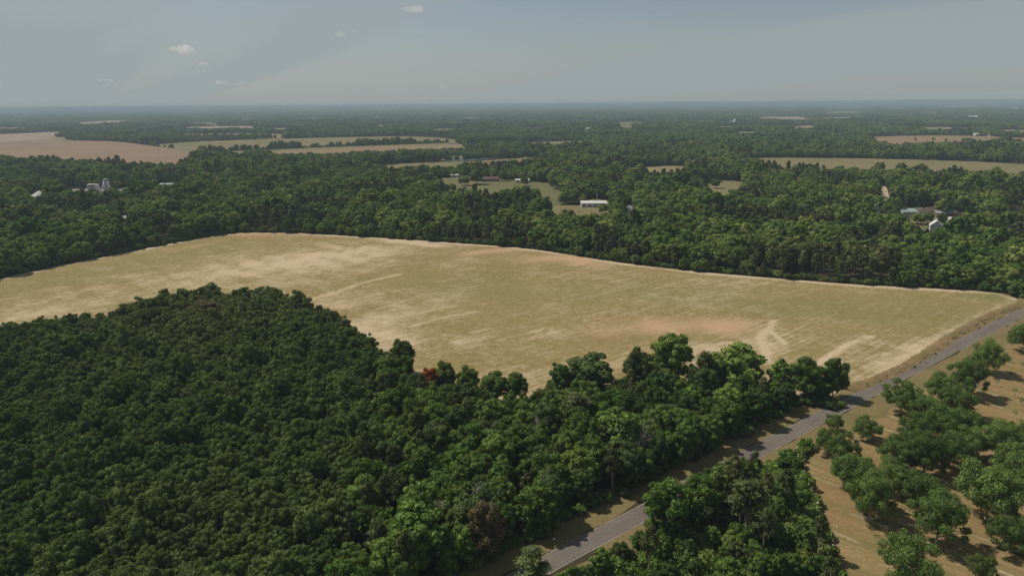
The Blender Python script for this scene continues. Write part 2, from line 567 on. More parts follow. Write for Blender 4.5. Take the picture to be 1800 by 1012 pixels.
ROAD = np.array([(-300, -120), (-60, 71), (7.4, 126), (15.3, 132), (26.3, 140.6), (33.3, 146), (62.5, 169), (112, 207.3), (165.6, 248.5), (237.5, 303), (380, 408), (640, 590), (1000, 800)], float)
ROAD = smooth_poly(ROAD, 2, closed=False)
def offset(line, dd):
    t = np.gradient(line, axis=0)
    t /= np.linalg.norm(t, axis=1)[:, None]
    return line + np.column_stack([-t[:, 1], t[:, 0]]) * dd       # + is to the left
def resample(line, step):
    sg = np.linalg.norm(np.diff(line, axis=0), axis=1)
    s = np.concatenate([[0], np.cumsum(sg)])
    q = np.arange(0, s[-1], step)
    return np.column_stack([np.interp(q, s, line[:, 0]), np.interp(q, s, line[:, 1])])
ROADR = resample(ROAD, 6.0)
def strip(name, line, offs, zs, mat, label, ragged=0.0, seed=0, wname='across'):
    r = np.random.default_rng(seed)
    rows = []
    for k_, (o, z) in enumerate(zip(offs, zs)):
        q = offset(line, 0)
        jit = r.normal(0, ragged, len(line)) if (k_ in (0, len(offs) - 1) and ragged) else np.zeros(len(line))
        t = np.gradient(line, axis=0); t /= np.linalg.norm(t, axis=1)[:, None]
        q = line + np.column_stack([-t[:, 1], t[:, 0]]) * (o + jit)[:, None]
        rows.append(np.column_stack([q, np.full(len(q), z)]))
    n = len(line); m = len(offs)
    V = np.vstack(rows)
    F = [(b * n + i, b * n + i + 1, (b + 1) * n + i + 1, (b + 1) * n + i) for b in range(m - 1) for i in range(n - 1)]
    F = [f[::-1] for f in F]
    oo = np.array(offs, float)
    mx = max(abs(oo).max(), 1e-6)
    a = np.repeat(oo / mx, n)
    o_ = obj(name, mesh_from(name, V, F, mat, attr={wname: ('POINT', a)}))
    return struct(o_, label)
strip('road', ROADR, [2.75, 1.4, 0.0, -1.4, -2.75], [.060, .075, .09, .075, .060], M['asphalt'], 'two lane grey asphalt road running diagonally past the field')
strip('road_edge_line', ROADR, [2.62, 2.50], [.0675, .0687], M['edge_line'], 'faded pale line along the field side of the road')
strip('road_edge_line', ROADR, [-2.50, -2.62], [.0687, .0675], M['edge_line'], 'faded pale line along the orchard side of the road')
strip('road_verge', ROADR, [10.5, 8.0, 5.0, 2.7], [.02, .05, .055, .052], M['verge'], 'dry grass verge on the field side of the road', .8, 1)
strip('road_verge', ROADR, [-2.7, -5.0, -8.0, -11.5], [.052, .055, .05, .02], M['verge'], 'dry grass verge on the orchard side of the road', .8, 2)

def grid_poly(poly, res):
    """a fine grid filling a polygon, its rim snapped to the outline"""
    x0, y0 = poly.min(0) - res; x1, y1 = poly.max(0) + res
    xs = np.arange(x0, x1, res); ys = np.arange(y0, y1, res)
    X, Y = np.meshgrid(xs, ys)
    pts = np.column_stack([X.ravel(), Y.ravel()])
    ins = inside(pts, poly)
    nx = len(xs)
    I, J = np.meshgrid(np.arange(nx - 1), np.arange(len(ys) - 1))
    a = (J * nx + I).ravel()
    q = np.column_stack([a, a + 1, a + nx + 1, a + nx])
    cnt = ins[q].sum(1)
    q = q[cnt >= 1]
    used = np.unique(q)
    mp_ = np.full(len(pts), -1); mp_[used] = np.arange(len(used))
    out = pts[used].copy(); io = ~ins[used]
    _, near = seg_dist(out[io], poly, True)
    out[io] = near
    return out, mp_[q]

# the big crop field
FAR_EDGE = PP([(-120, 520), (-60, 504), (0, 490), (100, 467), (200, 448), (300, 428), (370, 415), (420, 409), (470, 409), (540, 410), (600, 414), (700, 420), (800, 427), (900, 434), (960, 441), (1050, 456), (1130, 467), (1250, 480), (1400, 492), (1500, 500), (1600, 505), (1700, 510), (1760, 515), (1788, 525)])
ROAD_EDGE = PP([(1786, 533), (1752, 546), (1735, 551), (1700, 570), (1655, 595), (1610, 626), (1570, 648), (1520, 668), (1480, 682)])
NEAR_EDGE = np.vstack([PP([(1460, 668), (1400, 665), (1300, 660), (1200, 655), (1110, 662), (1050, 662), (1000, 670), (940, 680), (860, 680), (780, 660), (720, 640)], 7), PP([(690, 632), (640, 597), (600, 566), (540, 545), (480, 532), (380, 518), (300, 532), (200, 557), (100, 575), (0, 587), (-120, 600)], 5)])
FIELD = np.vstack([smooth_poly(FAR_EDGE, 2, False), smooth_poly(ROAD_EDGE, 1, False), NEAR_EDGE])
fp, fq = grid_poly(FIELD, 2.0)
fx, fy = pix(fp)
w1 = Waves(60, 1)(fp); w2 = Waves(22, 2)(fp); w3 = Waves(150, 3)(fp)
def blob(cx, cy, rx, ry, ang=0.0, p=1.0):
    ca, sa = math.cos(math.radians(ang)), math.sin(math.radians(ang))
    u = ((fx - cx) * ca + (fy - cy) * sa) / rx; v = (-(fx - cx) * sa + (fy - cy) * ca) / ry
    return np.exp(-(u * u + v * v) * p)
sand = .24 + .10 * w1 + .10 * w2 + .06 * w3
clayA = np.zeros(len(fp)); lush = np.zeros(len(fp)); cross = np.full(len(fp), .18)
for b_ in [(565, 457, 120, 16, -5, .62), (520, 480, 170, 26, -4, .20), (430, 470, 120, 22, -4, .12), (712, 425, 38, 5, 4, .9), (770, 432, 26, 4, 0, .5), (640, 440, 90, 10, 4, .3),
           (1350, 604, 60, 30, 0, .30), (1230, 628, 110, 22, 0, .30), (1560, 640, 90, 16, -33, .42), (1620, 612, 60, 8, -30, .4), (1440, 650, 60, 18, -30, .30), (1000, 655, 120, 18, -8, .3),
           (700, 555, 110, 24, -15, .36), (690, 590, 80, 26, 10, .25), (300, 500, 260, 22, -12, .20), (60, 545, 120, 22, -15, .35), (1180, 520, 200, 14, 4, .16), (1300, 500, 140, 8, 3, .22), (850, 600, 160, 18, -5, .2), (600, 530, 60, 14, -10, .4)]:
    sand += b_[5] * blob(*b_[:5]) * (1 + .35 * w2)
for b_ in [(1110, 578, 90, 20, -4, .70), (1230, 572, 100, 16, 0, .42), (1290, 578, 60, 18, 0, .3), (1000, 457, 55, 9, 4, 1.15), (945, 460, 70, 6, -3, .45), (850, 443, 50, 5, -6, .95), (460, 412, 130, 4.5, 0, .65), (350, 432, 90, 5, -12, .4), (1690, 560, 40, 8, -25, .25)]:
    clayA += b_[5] * blob(*b_[:5]) * (1 + .3 * w1)
lush += .9 * blob(1745, 522, 45, 9, 0) + .45 * blob(1450, 545, 330, 26, 5) + .3 * blob(200, 470, 260, 20, -12) + .3 * blob(850, 510, 240, 22, 3)
cross += .75 * blob(380, 490, 300, 60) + .5 * blob(700, 600, 90, 50)
def rill(pts, wid, amp, z=0):
    global sand
    L = smooth_poly(PP(pts), 2, False)
    dd, _ = seg_dist(fp, L)
    dd = np.abs(dd + .5 * w2)
    sand = np.maximum(sand, sand * (1 - np.exp(-(dd / wid) ** 2)) + amp * np.exp(-(dd / wid) ** 2))
for R_ in [([(545, 527), (590, 515), (640, 497), (700, 484)], 1.9, .95), ([(1360, 565), (1350, 580), (1335, 595), (1345, 612), (1350, 640)], 1.3, 1.3), ([(1350, 580), (1368, 592), (1380, 605)], 1.1, 1.1), ([(1430, 645), (1460, 625), (1490, 606), (1530, 592)], 1.3, 1.2),
           ([(1440, 650), (1500, 635), (1560, 622)], 1.2, .8), ([(1180, 580), (1190, 590), (1180, 605)], 1.4, 1.0), ([(1100, 640), (1180, 618), (1260, 604), (1330, 600)], 1.6, .85), ([(720, 575), (780, 558), (835, 548)], 1.2, .85), ([(700, 560), (760, 545), (800, 538)], 1.0, .7), ([(660, 545), (720, 525), (770, 515)], 1.0, .6), ([(830, 585), (860, 577)], 1.1, .8),
           ([(600, 575), (660, 600), (700, 612)], 2.2, .6), ([(960, 455), (1000, 447)], 1.5, .8), ([(1070, 462), (1085, 458)], 1.3, 1.0), ([(900, 600), (980, 588), (1080, 580)], 1.2, .5)]:
    rill(*R_)
de, _ = seg_dist(fp, FAR_EDGE)
sand = np.maximum(sand, 1.05 * np.exp(-((de - 2.5) / 3.4) ** 2) * (1 + .25 * w1))
dr, _ = seg_dist(fp, ROAD_EDGE)
sand = np.maximum(sand, (.55 + .3 * w2) * np.exp(-((dr - 1.5) / 1.6) ** 2))
dn_, _ = seg_dist(fp, NEAR_EDGE)
sand += .5 * np.exp(-(dn_ / 9) ** 2)
zf = .05 + .25 * np.clip(de / 40, 0, 1) * (1 + .0 * w1) + .5 * Waves(120, 8)(fp) * np.clip(np.minimum(np.minimum(de, dr), dn_) / 60, 0, 1)
zf = np.maximum(zf, .045)
fo = obj('crop_field', mesh_from('crop_field', np.column_stack([fp, zf]), fq, M['field'], attr={'sand': ('POINT', sand), 'clay': ('POINT', clayA), 'lush': ('POINT', lush), 'crossrow': ('POINT', cross)}, smooth=True))
struct(fo, 'large dry crop field of thin green over pale sand')
# low eroded bank between the field and the road
BL = resample(smooth_poly(np.vstack([ROAD_EDGE]), 2, False), 2.5)
bz = [.05, .55, .75, .25, .03]
rows = []
rb = np.random.default_rng(5)
tb = np.gradient(BL, axis=0); tb /= np.linalg.norm(tb, axis=1)[:, None]
nb = np.column_stack([-tb[:, 1], tb[:, 0]])
side = 1.0 if ((ROADR[np.argmin(((ROADR - BL[len(BL) // 2]) ** 2).sum(1))] - BL[len(BL) // 2]) @ nb[len(BL) // 2]) > 0 else -1.0
for o_, z_ in zip([-1.0, .6, 1.6, 3.2, 5.0], bz):
    rows.append(np.column_stack([BL + nb * side * (o_ + rb.normal(0, .25, len(BL)))[:, None], np.maximum(.03, z_ * (1 + rb.normal(0, .25, len(BL))))]))
V = np.vstack(rows); n = len(BL)
F = [(b * n + i, b * n + i + 1, (b + 1) * n + i + 1, (b + 1) * n + i) for b in range(4) for i in range(n - 1)]
struct(obj('earth_bank', mesh_from('earth_bank', V, F, M['bank'], smooth=True)), 'low reddish eroded bank between field and road')

# orchard floor
ORCH = np.vstack([offset(ROADR, -10.5)[(ROADR[:, 0] > -40) & (ROADR[:, 0] < 420)], [(480, 250), (480, 20), (-40, 20)]])
ra = P(1560, 925); rb_ = P(1780, 1010)
ROWV = (rb_ - ra) / np.linalg.norm(rb_ - ra)
ROWA = math.atan2(ROWV[1], ROWV[0])
k = M['orchard_nt']
pv = k.pos(-ROWA, (1, 1, 1))
sp = k.n('ShaderNodeSeparateXYZ'); k.l(pv, sp.inputs[0])
wob = k.math('MULTIPLY', k.math('SUBTRACT', k.noise(k.pos(), .03, 3), .5), 9.0)
yy = k.math('ADD', sp.outputs['Y'], wob)
bandv = k.n('ShaderNodeCombineXYZ'); k.l(yy, bandv.inputs[1])
sx = k.math('MULTIPLY', sp.outputs['X'], .025); k.l(sx, bandv.inputs[0])
band = k.noise(bandv.outputs[0], .75, 5, .65)
band2 = k.noise(bandv.outputs[0], .16, 3, .5)
f1 = k.noise(k.pos(), .05, 5, .6); f2 = k.noise(k.pos(), .8, 5, .7)
c = k.mix(k.rng(band2, .38, .62), (.165, .140, .052), (.255, .165, .085))
c = k.mix(k.rng(band, .44, .56), c, (.305, .212, .108))
c = k.mix(k.rng(f1, .44, .66), c, (.265, .158, .078))
ph = (-math.sin(ROWA) * ra[0] + math.cos(ROWA) * ra[1])
fr = k.math('FRACT', k.math('ADD', k.math('DIVIDE', k.math('SUBTRACT', k.math('ADD', sp.outputs['Y'], k.math('MULTIPLY', wob, .22)), ph - .5), 10.5), .5))
ln = k.math('SUBTRACT', 1.0, k.math('DIVIDE', k.math('ABSOLUTE', k.math('SUBTRACT', fr, .5)), .085), clamp=True)
gr_ = k.rng(k.math('ABSOLUTE', k.math('SUBTRACT', fr, .5)), .12, .30)
c = k.mix(k.math('MULTIPLY', k.math('SUBTRACT', 1.0, gr_), .45), c, (.145, .130, .046))
c = k.mix(k.math('MULTIPLY', ln, k.rng(k.noise(k.pos(), .09, 5, .7), .46, .62, 0, .85)), c, (.47, .37, .27))
c = k.mix(k.rng(f2, .35, .8), c, (.15, .125, .05))
M['orchard'] = k.diffuse(c, .95, .05, k.bump(f2, .4, .2))
op_, oq = grid_poly(ORCH, 12.0)
struct(obj('orchard_floor', mesh_from('orchard_floor', np.column_stack([op_, np.full(len(op_), .012)]), oq, M['orchard'])), 'mown tan and reddish grass under the orchard trees')

# ------------------------------------------------------------------ fields farther off
CLEAR = [FIELD, ORCH]
def visible_poly(lst, h=13.0):
    """outline as seen; its front rim is seen over the tops of the trees before it"""
    a = np.array(lst, float)
    x, y = a[:, 0], a[:, 1]
    ym = np.interp
    out = []
    for (px, py) in lst:
        # is this vertex on the front (lower) rim at its column?
        cols = []
        n = len(lst)
        for i in range(n):
            (x0, y0), (x1, y1) = lst[i], lst[(i + 1) % n]
            if (x0 - px) * (x1 - px) <= 0 and x0 != x1:
                cols.append(y0 + (y1 - y0) * (px - x0) / (x1 - x0))
        top, bot = min(cols + [py]), max(cols + [py])
        front = (py - top) > (bot - py) + 1e-6
        out.append(P(px, py, h if front else 0.0))
    return np.array(out)
FIELDS = [
    ('ploughed_field', 'f_brown', 'broad ploughed brown field behind the concrete plant', 12, [(-260, 262), (-100, 255), (0, 251), (110, 247), (205, 248.5), (262, 256), (357, 270), (330, 284), (300, 291), (215, 284), (100, 279), (0, 275), (-260, 280)]),
    ('crop_field', 'f_tan', 'narrow pale strip along the back of the ploughed brown field', 2, [(-100, 253), (0, 247), (130, 240), (160, 243), (110, 246.4), (0, 250.4), (-100, 256)]),
    ('crop_field', 'f_green', 'long pale green field behind the dark hedge row', 3, [(262, 255), (330, 250), (420, 246), (600, 241.5), (700, 239.5), (770, 242), (812, 247), (800, 250.5), (600, 259), (480, 264), (360, 269)]),
    ('ploughed_field', 'f_red', 'reddish soil field in front of the dark hedge row', 5, [(385, 269.6), (480, 265), (600, 260), (800, 251.5), (822, 257), (812, 262), (700, 266), (600, 270), (500, 273), (400, 276)]),
    ('orchard_floor', 'f_tan', 'tan ground of the young orchard rows left of the pond', 3, [(470, 275.5), (600, 271.5), (700, 267), (815, 263), (880, 268), (890, 274.5), (800, 276.5), (770, 279.5), (720, 276), (640, 283), (560, 287), (500, 284)]),
    ('crop_field', 'f_green', 'tan green field in front of the pond', 9, [(640, 296), (700, 288), (780, 284.5), (830, 283), (880, 279.5), (948, 275), (946, 281), (900, 289), (830, 294), (740, 299), (680, 301)]),
    ('pasture', 'f_grass', 'green pasture with scattered sheds right of the pond field', 9, [(765, 314), (800, 311.5), (850, 313), (900, 317), (950, 320), (985, 324), (950, 331), (905, 334), (868, 345), (830, 338), (795, 336), (770, 328)]),
    ('pasture', 'f_grass', 'small bright green clearing below the pasture', 15, [(940, 342), (958, 334), (990, 331.5), (995, 340), (975, 352), (955, 350)]),
    ('pasture', 'f_green', 'tan lawn in front of the long white barn', 12, [(940, 364), (1000, 360), (1078, 366), (1075, 373), (1000, 378), (970, 374)]),
    ('pasture', 'f_grass', 'grass behind the long white barn', 9, [(1032, 350), (1076, 351), (1078, 358), (1030, 356)]),
    ('crop_field', 'f_tan', 'small tan field in the middle woods', 15, [(1080, 296.5), (1130, 293), (1180, 291), (1210, 293), (1205, 298), (1140, 300.5)]),
    ('pasture', 'f_green', 'small pasture with one round tree', 15, [(1232, 324), (1262, 317), (1312, 319), (1306, 328), (1270, 338), (1244, 336)]),
    ('crop_field', 'f_green', 'long pale green field on the right behind the woods', 14, [(1305, 281), (1345, 277), (1500, 278), (1700, 283), (1800, 289), (1990, 297), (1990, 320), (1800, 305), (1740, 301), (1640, 297), (1550, 296), (1400, 291), (1340, 287)]),
    ('ploughed_field', 'f_red', 'red brown field with scattered pines on the far right', 10, [(1520, 242), (1560, 239.5), (1640, 238.3), (1720, 239), (1800, 243), (1950, 249), (1950, 254), (1740, 248.5), (1690, 253), (1600, 256), (1545, 254)]),
    ('ploughed_field', 'f_pink', 'pale pink rectangular field near the right horizon', 12, [(1326, 205.6), (1425, 205.4), (1425, 211.6), (1322, 212)]),
    ('ploughed_field', 'f_pink', 'thin pale strip right of the pink rectangular field', 12, [(1440, 206.6), (1520, 205.6), (1520, 207.8), (1440, 208.8)]),
    ('crop_field', 'f_tan', 'tan strip below the pink rectangular field', 12, [(1260, 222.3), (1330, 221), (1332, 224.4), (1260, 225)]),
    ('crop_field', 'f_tan', 'second tan strip below the pink rectangular field', 12, [(1395, 222), (1432, 220), (1432, 224.4), (1395, 225)]),
    ('crop_field', 'f_tan', 'tan strip behind the red brown field', 10, [(1560, 224.6), (1650, 223.5), (1720, 226), (1700, 228.8), (1640, 227.6)]),
    ('crop_field', 'f_tan', 'pale strip among woods on the far right', 12, [(1640, 210.8), (1760, 208), (1762, 210), (1642, 213)]),
    ('ploughed_field', 'f_pink', 'pale sand strip nearest the right horizon', 12, [(1660, 186.5), (1770, 185), (1772, 187.6), (1660, 189.4)]),
    ('ploughed_field', 'f_pink', 'short pale strip at the far right edge', 12, [(1764, 189.6), (1800, 189), (1800, 192.4), (1762, 192.6)]),
    ('crop_field', 'f_tan', 'thin tan strip near the right horizon', 12, [(1456, 190), (1500, 189.4), (1550, 191), (1458, 192.6)]),
    ('crop_field', 'f_green', 'thin green strip near the right horizon', 12, [(1440, 197), (1520, 195.6), (1520, 199), (1440, 200)]),
    ('ploughed_field', 'f_pink', 'pale pinkish field among woods on the far left', 12, [(118, 217.5), (170, 213), (240, 211), (246, 214), (200, 217), (150, 219.5)]),
    ('ploughed_field', 'f_pink', 'broken pale field behind the long green field', 12, [(318, 223.5), (380, 222.4), (448, 221.4), (446, 225), (400, 226), (330, 225.6)]),
    ('crop_field', 'f_tan', 'thin pale strip behind the long green field', 10, [(300, 236), (400, 234.5), (500, 235), (498, 238.4), (440, 237.8), (300, 239)]),
    ('crop_field', 'f_tan', 'pale olive strip at the far left edge', 12, [(-80, 226), (0, 225), (95, 223), (97, 226), (0, 228.6), (-80, 230)]),
    ('ploughed_field', 'f_pink', 'whitish strip seen through trees at the far left edge', 9, [(-80, 239), (0, 236), (110, 231.5), (130, 234), (80, 240), (0, 245), (-80, 249)]),
    ('crop_field', 'f_tan', 'small far clearing above the long green field', 12, [(655, 219.6), (676, 219.6), (674, 223.4), (654, 223.4)]),
    ('crop_field', 'f_tan', 'thin clearing in the central far woods', 12, [(1012, 230.5), (1040, 228.4), (1042, 231.5), (1012, 232.6)]),
    ('crop_field', 'f_tan', 'faint clearing right of the central far woods', 12, [(1088, 221.4), (1112, 221), (1112, 226), (1090, 224)]),
    ('crop_field', 'f_tan', 'tan bare margin with young pines in the centre', 9, [(900, 253.4), (940, 250), (1010, 248), (1060, 250), (1000, 256), (930, 257)]),
    ('crop_field', 'f_tan', 'pale streak on the central horizon', 12, [(1136, 195), (1150, 194), (1150, 197.4), (1136, 197.6)]),
    ('crop_field', 'f_tan', 'tiny clearing left of the far pond', 10, [(1040, 273), (1062, 272), (1062, 276), (1040, 276.6)]),
    ('pasture', 'f_tan', 'tan clearing at the right edge among houses', 9, [(1758, 373), (1800, 370), (1815, 382), (1780, 386), (1756, 381)]),
]
fr_ = np.random.default_rng(77)
placed = []
for _ in range(400):
    if len(placed) >= 44:
        break
    cy_ = 183 + 6 + 50 * fr_.uniform() ** 1.25
    cx_ = fr_.uniform(-60, 1860)
    if fr_.uniform() < .35 and 560 < cx_ < 1150:
        continue
    o_ = cy_ - (190 - cx_ * .0078)
    if o_ < 5:
        continue
    w_ = fr_.uniform(16, 62); h_ = min(2.6, .055 * o_ + .5) * fr_.uniform(.7, 1.3)
    if any(abs(cx_ - a_) < (w_ + b_) * .6 and abs(cy_ - c_) < 5 for a_, b_, c_ in placed):
        continue
    if any(min(q[0] for q in F_[4]) - 10 < cx_ < max(q[0] for q in F_[4]) + 10 and min(q[1] for q in F_[4]) - 5 < cy_ < max(q[1] for q in F_[4]) + 5 for F_ in FIELDS):
        continue
    placed.append((cx_, w_, cy_))
    t_ = fr_.uniform(-.012, .012) * w_
    FIELDS.append(('crop_field' if fr_.uniform() < .6 else 'ploughed_field', ('f_tan', 'f_tan', 'f_pink', 'f_green', 'f_grass')[int(fr_.integers(0, 5))], 'thin field strip far off among the woods', 11,
                   [(cx_ - w_ / 2, cy_ + t_), (cx_ - w_ * .1, cy_ - h_ * .2), (cx_ + w_ / 2, cy_ - t_), (cx_ + w_ * .48, cy_ + h_ - t_), (cx_ - w_ * .46, cy_ + h_ * .8 + t_)]))
zi = .05
for nm, mt, lb, hh, poly in FIELDS:
    q = visible_poly(poly, hh)
    CLEAR.append(q)
    dist = np.linalg.norm(q.mean(0))
    qs = smooth_poly(q, 1)
    zi += .003
    zz_ = zi + dist * 2e-5
    me = mesh_from(nm, np.column_stack([qs, np.full(len(qs), zz_)]), [tuple(range(len(qs)))], M[mt])
    if me.polygons[0].normal.z < 0:
        me.flip_normals()
    struct(obj(nm, me), lb)
# ponds
for lb, poly in [('long narrow pond in front of orchard rows', [(778, 283), (800, 278.5), (835, 276.5), (885, 274.8), (890, 276.4), (868, 279.4), (828, 282.2), (795, 284)]),
                 ('small far pond glinting between trees', [(1164, 274), (1176, 272.5), (1178, 279), (1168, 279)])]:
    q = smooth_poly(visible_poly(poly, 0 if len(poly) > 5 else 6), 2)
    CLEAR.append(q)
    me = mesh_from('pond', np.column_stack([q, np.full(len(q), .25)]), [tuple(range(len(q)))], M['water'])
    if me.polygons[0].normal.z < 0:
        me.flip_normals()
    struct(obj('pond', me), lb)
# clearings round houses, yards, tracks: kept free of trees
def clear_px(poly, h=6.0):
    q = visible_poly(poly, h + 5.0 if h > 0 else 0); CLEAR.append(q); return q
def patch(nm, mt, lb, poly, h=6.0, z=.22):
    q = smooth_poly(clear_px(poly, h), 1)
    me = mesh_from(nm, np.column_stack([q, np.full(len(q), z)]), [tuple(range(len(q)))], M[mt])
    if me.polygons[0].normal.z < 0:
        me.flip_normals()
    return struct(obj(nm, me), lb)
patch('yard', 'grey_gravel', 'grey gravel yard of the concrete plant', [(40, 345), (110, 334), (160, 331), (210, 333), (260, 325), (330, 322), (332, 328), (300, 334), (240, 336), (205, 341), (150, 344), (95, 350), (45, 351)], 2.5)
patch('dirt_track', 'track', 'pale dirt track climbing through trees on the right', [(1543, 328), (1557, 327), (1561, 338), (1565, 351), (1555, 351), (1549, 340)], 9)
patch('yard', 'track', 'sandy yard beside the gabled white house', [(1622, 400), (1668, 396), (1672, 407), (1625, 409)], 9)
patch('yard', 'f_grass', 'grassy lane in front of the low houses on the right', [(1590, 384), (1640, 379), (1730, 382), (1728, 389), (1650, 391), (1595, 390)], 9)
patch('yard', 'f_grass', 'small lawn by the grey roofed house', [(1525, 372), (1556, 371), (1560, 384), (1530, 386)], 9)
patch('yard', 'track', 'small yard below the grey roofed house', [(1540, 394), (1566, 392), (1568, 401), (1542, 402)], 9)
clear_px([(1539, 327), (1562, 326), (1567, 340), (1572, 353), (1551, 353), (1545, 340)], 9)
clear_px([(1575, 368), (1650, 366), (1650, 377), (1578, 379)], 8)
clear_px([(1024, 356), (1080, 356), (1080, 366), (1024, 366)], 0)
clear_px([(1088, 365), (1120, 364), (1120, 377), (1090, 378)], 9)
clear_px([(1390, 316), (1412, 315), (1412, 324), (1392, 324)], 7)
clear_px([(50, 390), (72, 389), (72, 402), (52, 403)], 8)
clear_px([(200, 382), (232, 380), (232, 392), (204, 392)], 8)
ROADCLEAR = np.vstack([offset(ROADR, 9.5), offset(ROADR, -9.5)[::-1]])
CLEAR.append(ROADCLEAR)
# ------------------------------------------------------------------ tree kinds
def unit(v):
    return v / (np.linalg.norm(v, axis=-1, keepdims=True) + 1e-9)
def leaf_quads(Pt, N, size, r, asp=.65):
    n = len(Pt)
    a = unit(r.normal(size=(n, 3)))
    u = unit(np.cross(N, a)); v = np.cross(N, u)
    s = size * r.uniform(.65, 1.35, n)[:, None]
    bend = N * s * r.uniform(-.25, .25, n)[:, None]
    V = np.stack([Pt + u * s, Pt + v * s * asp + bend, Pt - u * s, Pt - v * s * asp + bend], 1).reshape(-1, 3)
    F = np.arange(n * 4).reshape(-1, 4)
    return V, F
def crown_lobes(lobes, leaf, per, r, jit=.42, asp=.65, up=.15, shell=(.74, 1.05), cover=.96, core=.35):
    """sprays of leaves on the outer shells of many lobes; lobes = rows of x y z rx rz"""
    VV = []; TT = []
    L = np.asarray(lobes, float)
    cen = L[:, :3].mean(0)
    for i, (x, y, z, rx, rz) in enumerate(L):
        n = max(6, int(per * rx * rz))
        dv = unit(r.normal(size=(n, 3)))
        rad = (r.uniform(shell[0], shell[1], n) * np.where(r.uniform(size=n) < .12, r.uniform(1.05, 1.25, n), 1.0))[:, None]
        pt = np.array([x, y, z]) + dv * rad * np.array([rx, rx, rz])
        keep = np.ones(n, bool)
        for j, (x2, y2, z2, rx2, rz2) in enumerate(L):
            if j == i:
                continue
            q = (pt - (x2, y2, z2)) / np.array([rx2, rx2, rz2])
            keep &= (q * q).sum(1) > .45
        out = (pt - cen); out[:, 2] += .25 * abs(out[:, 2])
        keep &= (unit(out) * dv).sum(1) > -.35
        keep &= r.uniform(size=n) < cover
        pt, dv = pt[keep], dv[keep]
        if len(pt) == 0:
            continue
        N = unit(dv + r.normal(0, jit, dv.shape) + np.array([0, 0, up]))
        V, _ = leaf_quads(pt, N, leaf, r, asp)
        VV.append(V)
        lt = .5 + r.normal(0, .10)
        TT.append(np.clip(lt + r.normal(0, .12, len(pt)), 0, 1))
        if core:
            # inner leaves close the lobe, so that it does not read as a thin shell
            m_ = max(10, int(len(pt) * core)); dc = unit(r.normal(size=(m_, 3)))
            pc = np.array([x, y, z]) + dc * r.uniform(.55, .74, m_)[:, None] * np.array([rx, rx, rz])
            V, _ = leaf_quads(pc, unit(dc + r.normal(0, .2, dc.shape)), leaf * 1.9, r, .8)
            VV.append(V); TT.append(np.clip(np.full(m_, lt) + r.normal(0, .08, m_), 0, 1))
    V = np.vstack(VV); T = np.concatenate(TT)
    return V, np.arange(len(V)).reshape(-1, 4), T
def lobes_dome(r, R, zc, hz, n, lo=.30, hi=.45, flat=.8, zmin=-.45, fill=(.50, .80)):
    out = [(0, 0, zc, R * .62, hz * .66)]
    g = math.pi * (3 - math.sqrt(5))
    for i in range(n):
        t = zmin + (1 - zmin) * (i + .5) / n
        t = min(.97, t + r.normal(0, .05))
        a = i * g + r.normal(0, .25)
        c = math.sqrt(max(0, 1 - t * t))
        k_ = r.uniform(*fill)
        rr = R * r.uniform(lo, hi)
        out.append((math.cos(a) * c * R * k_, math.sin(a) * c * R * k_, zc + t * hz * k_, rr, rr * flat))
    return out
def trunk_mesh(r, h, r0, limbs, n=6):
    mb = MB()
    bx, by = r.normal(0, h * .02, 2)
    path = [(0, 0, -.15), (0, 0, .2), (bx * .5, by * .5, h * .35), (bx, by, h * .7), (bx * 1.6, by * 1.4, h)]
    mb.tube(path, [r0 * 1.35, r0 * 1.05, r0 * .8, r0 * .55, r0 * .2], n)
    for (x, y, z, *_) in limbs:
        f = r.uniform(.25, .55)
        s = Vector((bx * f, by * f, h * f)); e = Vector((x, y, z))
        m = s.lerp(e, .5) + Vector((0, 0, -.06 * h))
        mb.tube([s, m, e], [r0 * .45, r0 * .3, r0 * .1], 5)
    return mb.V, mb.F
PROTO = {}
HID = {}
def proto(kind, crown, trunk, leafmat, barkmat, key=None):
    V, F, T = crown
    me = mesh_from('crown', V, F, M[leafmat], attr={'tint': ('FACE', T)})
    tv, tf = trunk
    tm = mesh_from('trunk', tv, tf, M[barkmat], smooth=True)
    PROTO.setdefault(kind, []).append((me, tm))
    coll = HID.setdefault(kind, bpy.data.collections.new('kind_' + kind))
    VV = np.vstack([V, np.array([tuple(v) for v in tv])])
    FF = [tuple(f) for f in F] + [tuple(i + len(V) for i in f) for f in tf]
    wm = mesh_from(kind, VV, FF, [M[leafmat], M[barkmat]], midx=[0] * len(F) + [1] * len(tf), attr={'tint': ('FACE', np.concatenate([T, np.full(len(tf), .5)]))})
    o = bpy.data.objects.new('%s_%02d' % (kind, len(PROTO[kind])), wm)
    coll.objects.link(o)
pr = np.random.default_rng(3)
# young crowded trees (crowns 3.5 m)
for i in range(8):
    R = pr.uniform(1.9, 2.5); h = pr.uniform(7.6, 9.2)
    L = lobes_dome(pr, R, h - R * 1.15, R * 1.35, 20, .18, .36, .85, -.6, (.55, .95))
    proto('young', crown_lobes(L, .155, 300, pr), trunk_mesh(pr, h * .85, .11, L[3:6]), 'leaf_young', 'bark')
# broad woodland trees, near: foliage well down the stem
for i in range(9):
    R = pr.uniform(4.4, 6.0); h = pr.uniform(12.5, 16)
    L = lobes_dome(pr, R, h * .56, h * .46, pr.integers(38, 52), .16, .34, .82, -.75, (.60, .92))
    proto('broad', crown_lobes(L, .30, 80, pr), trunk_mesh(pr, h * .8, .26, L[4:10]), 'leaf_broad' if i % 3 else 'leaf_dark', 'bark')
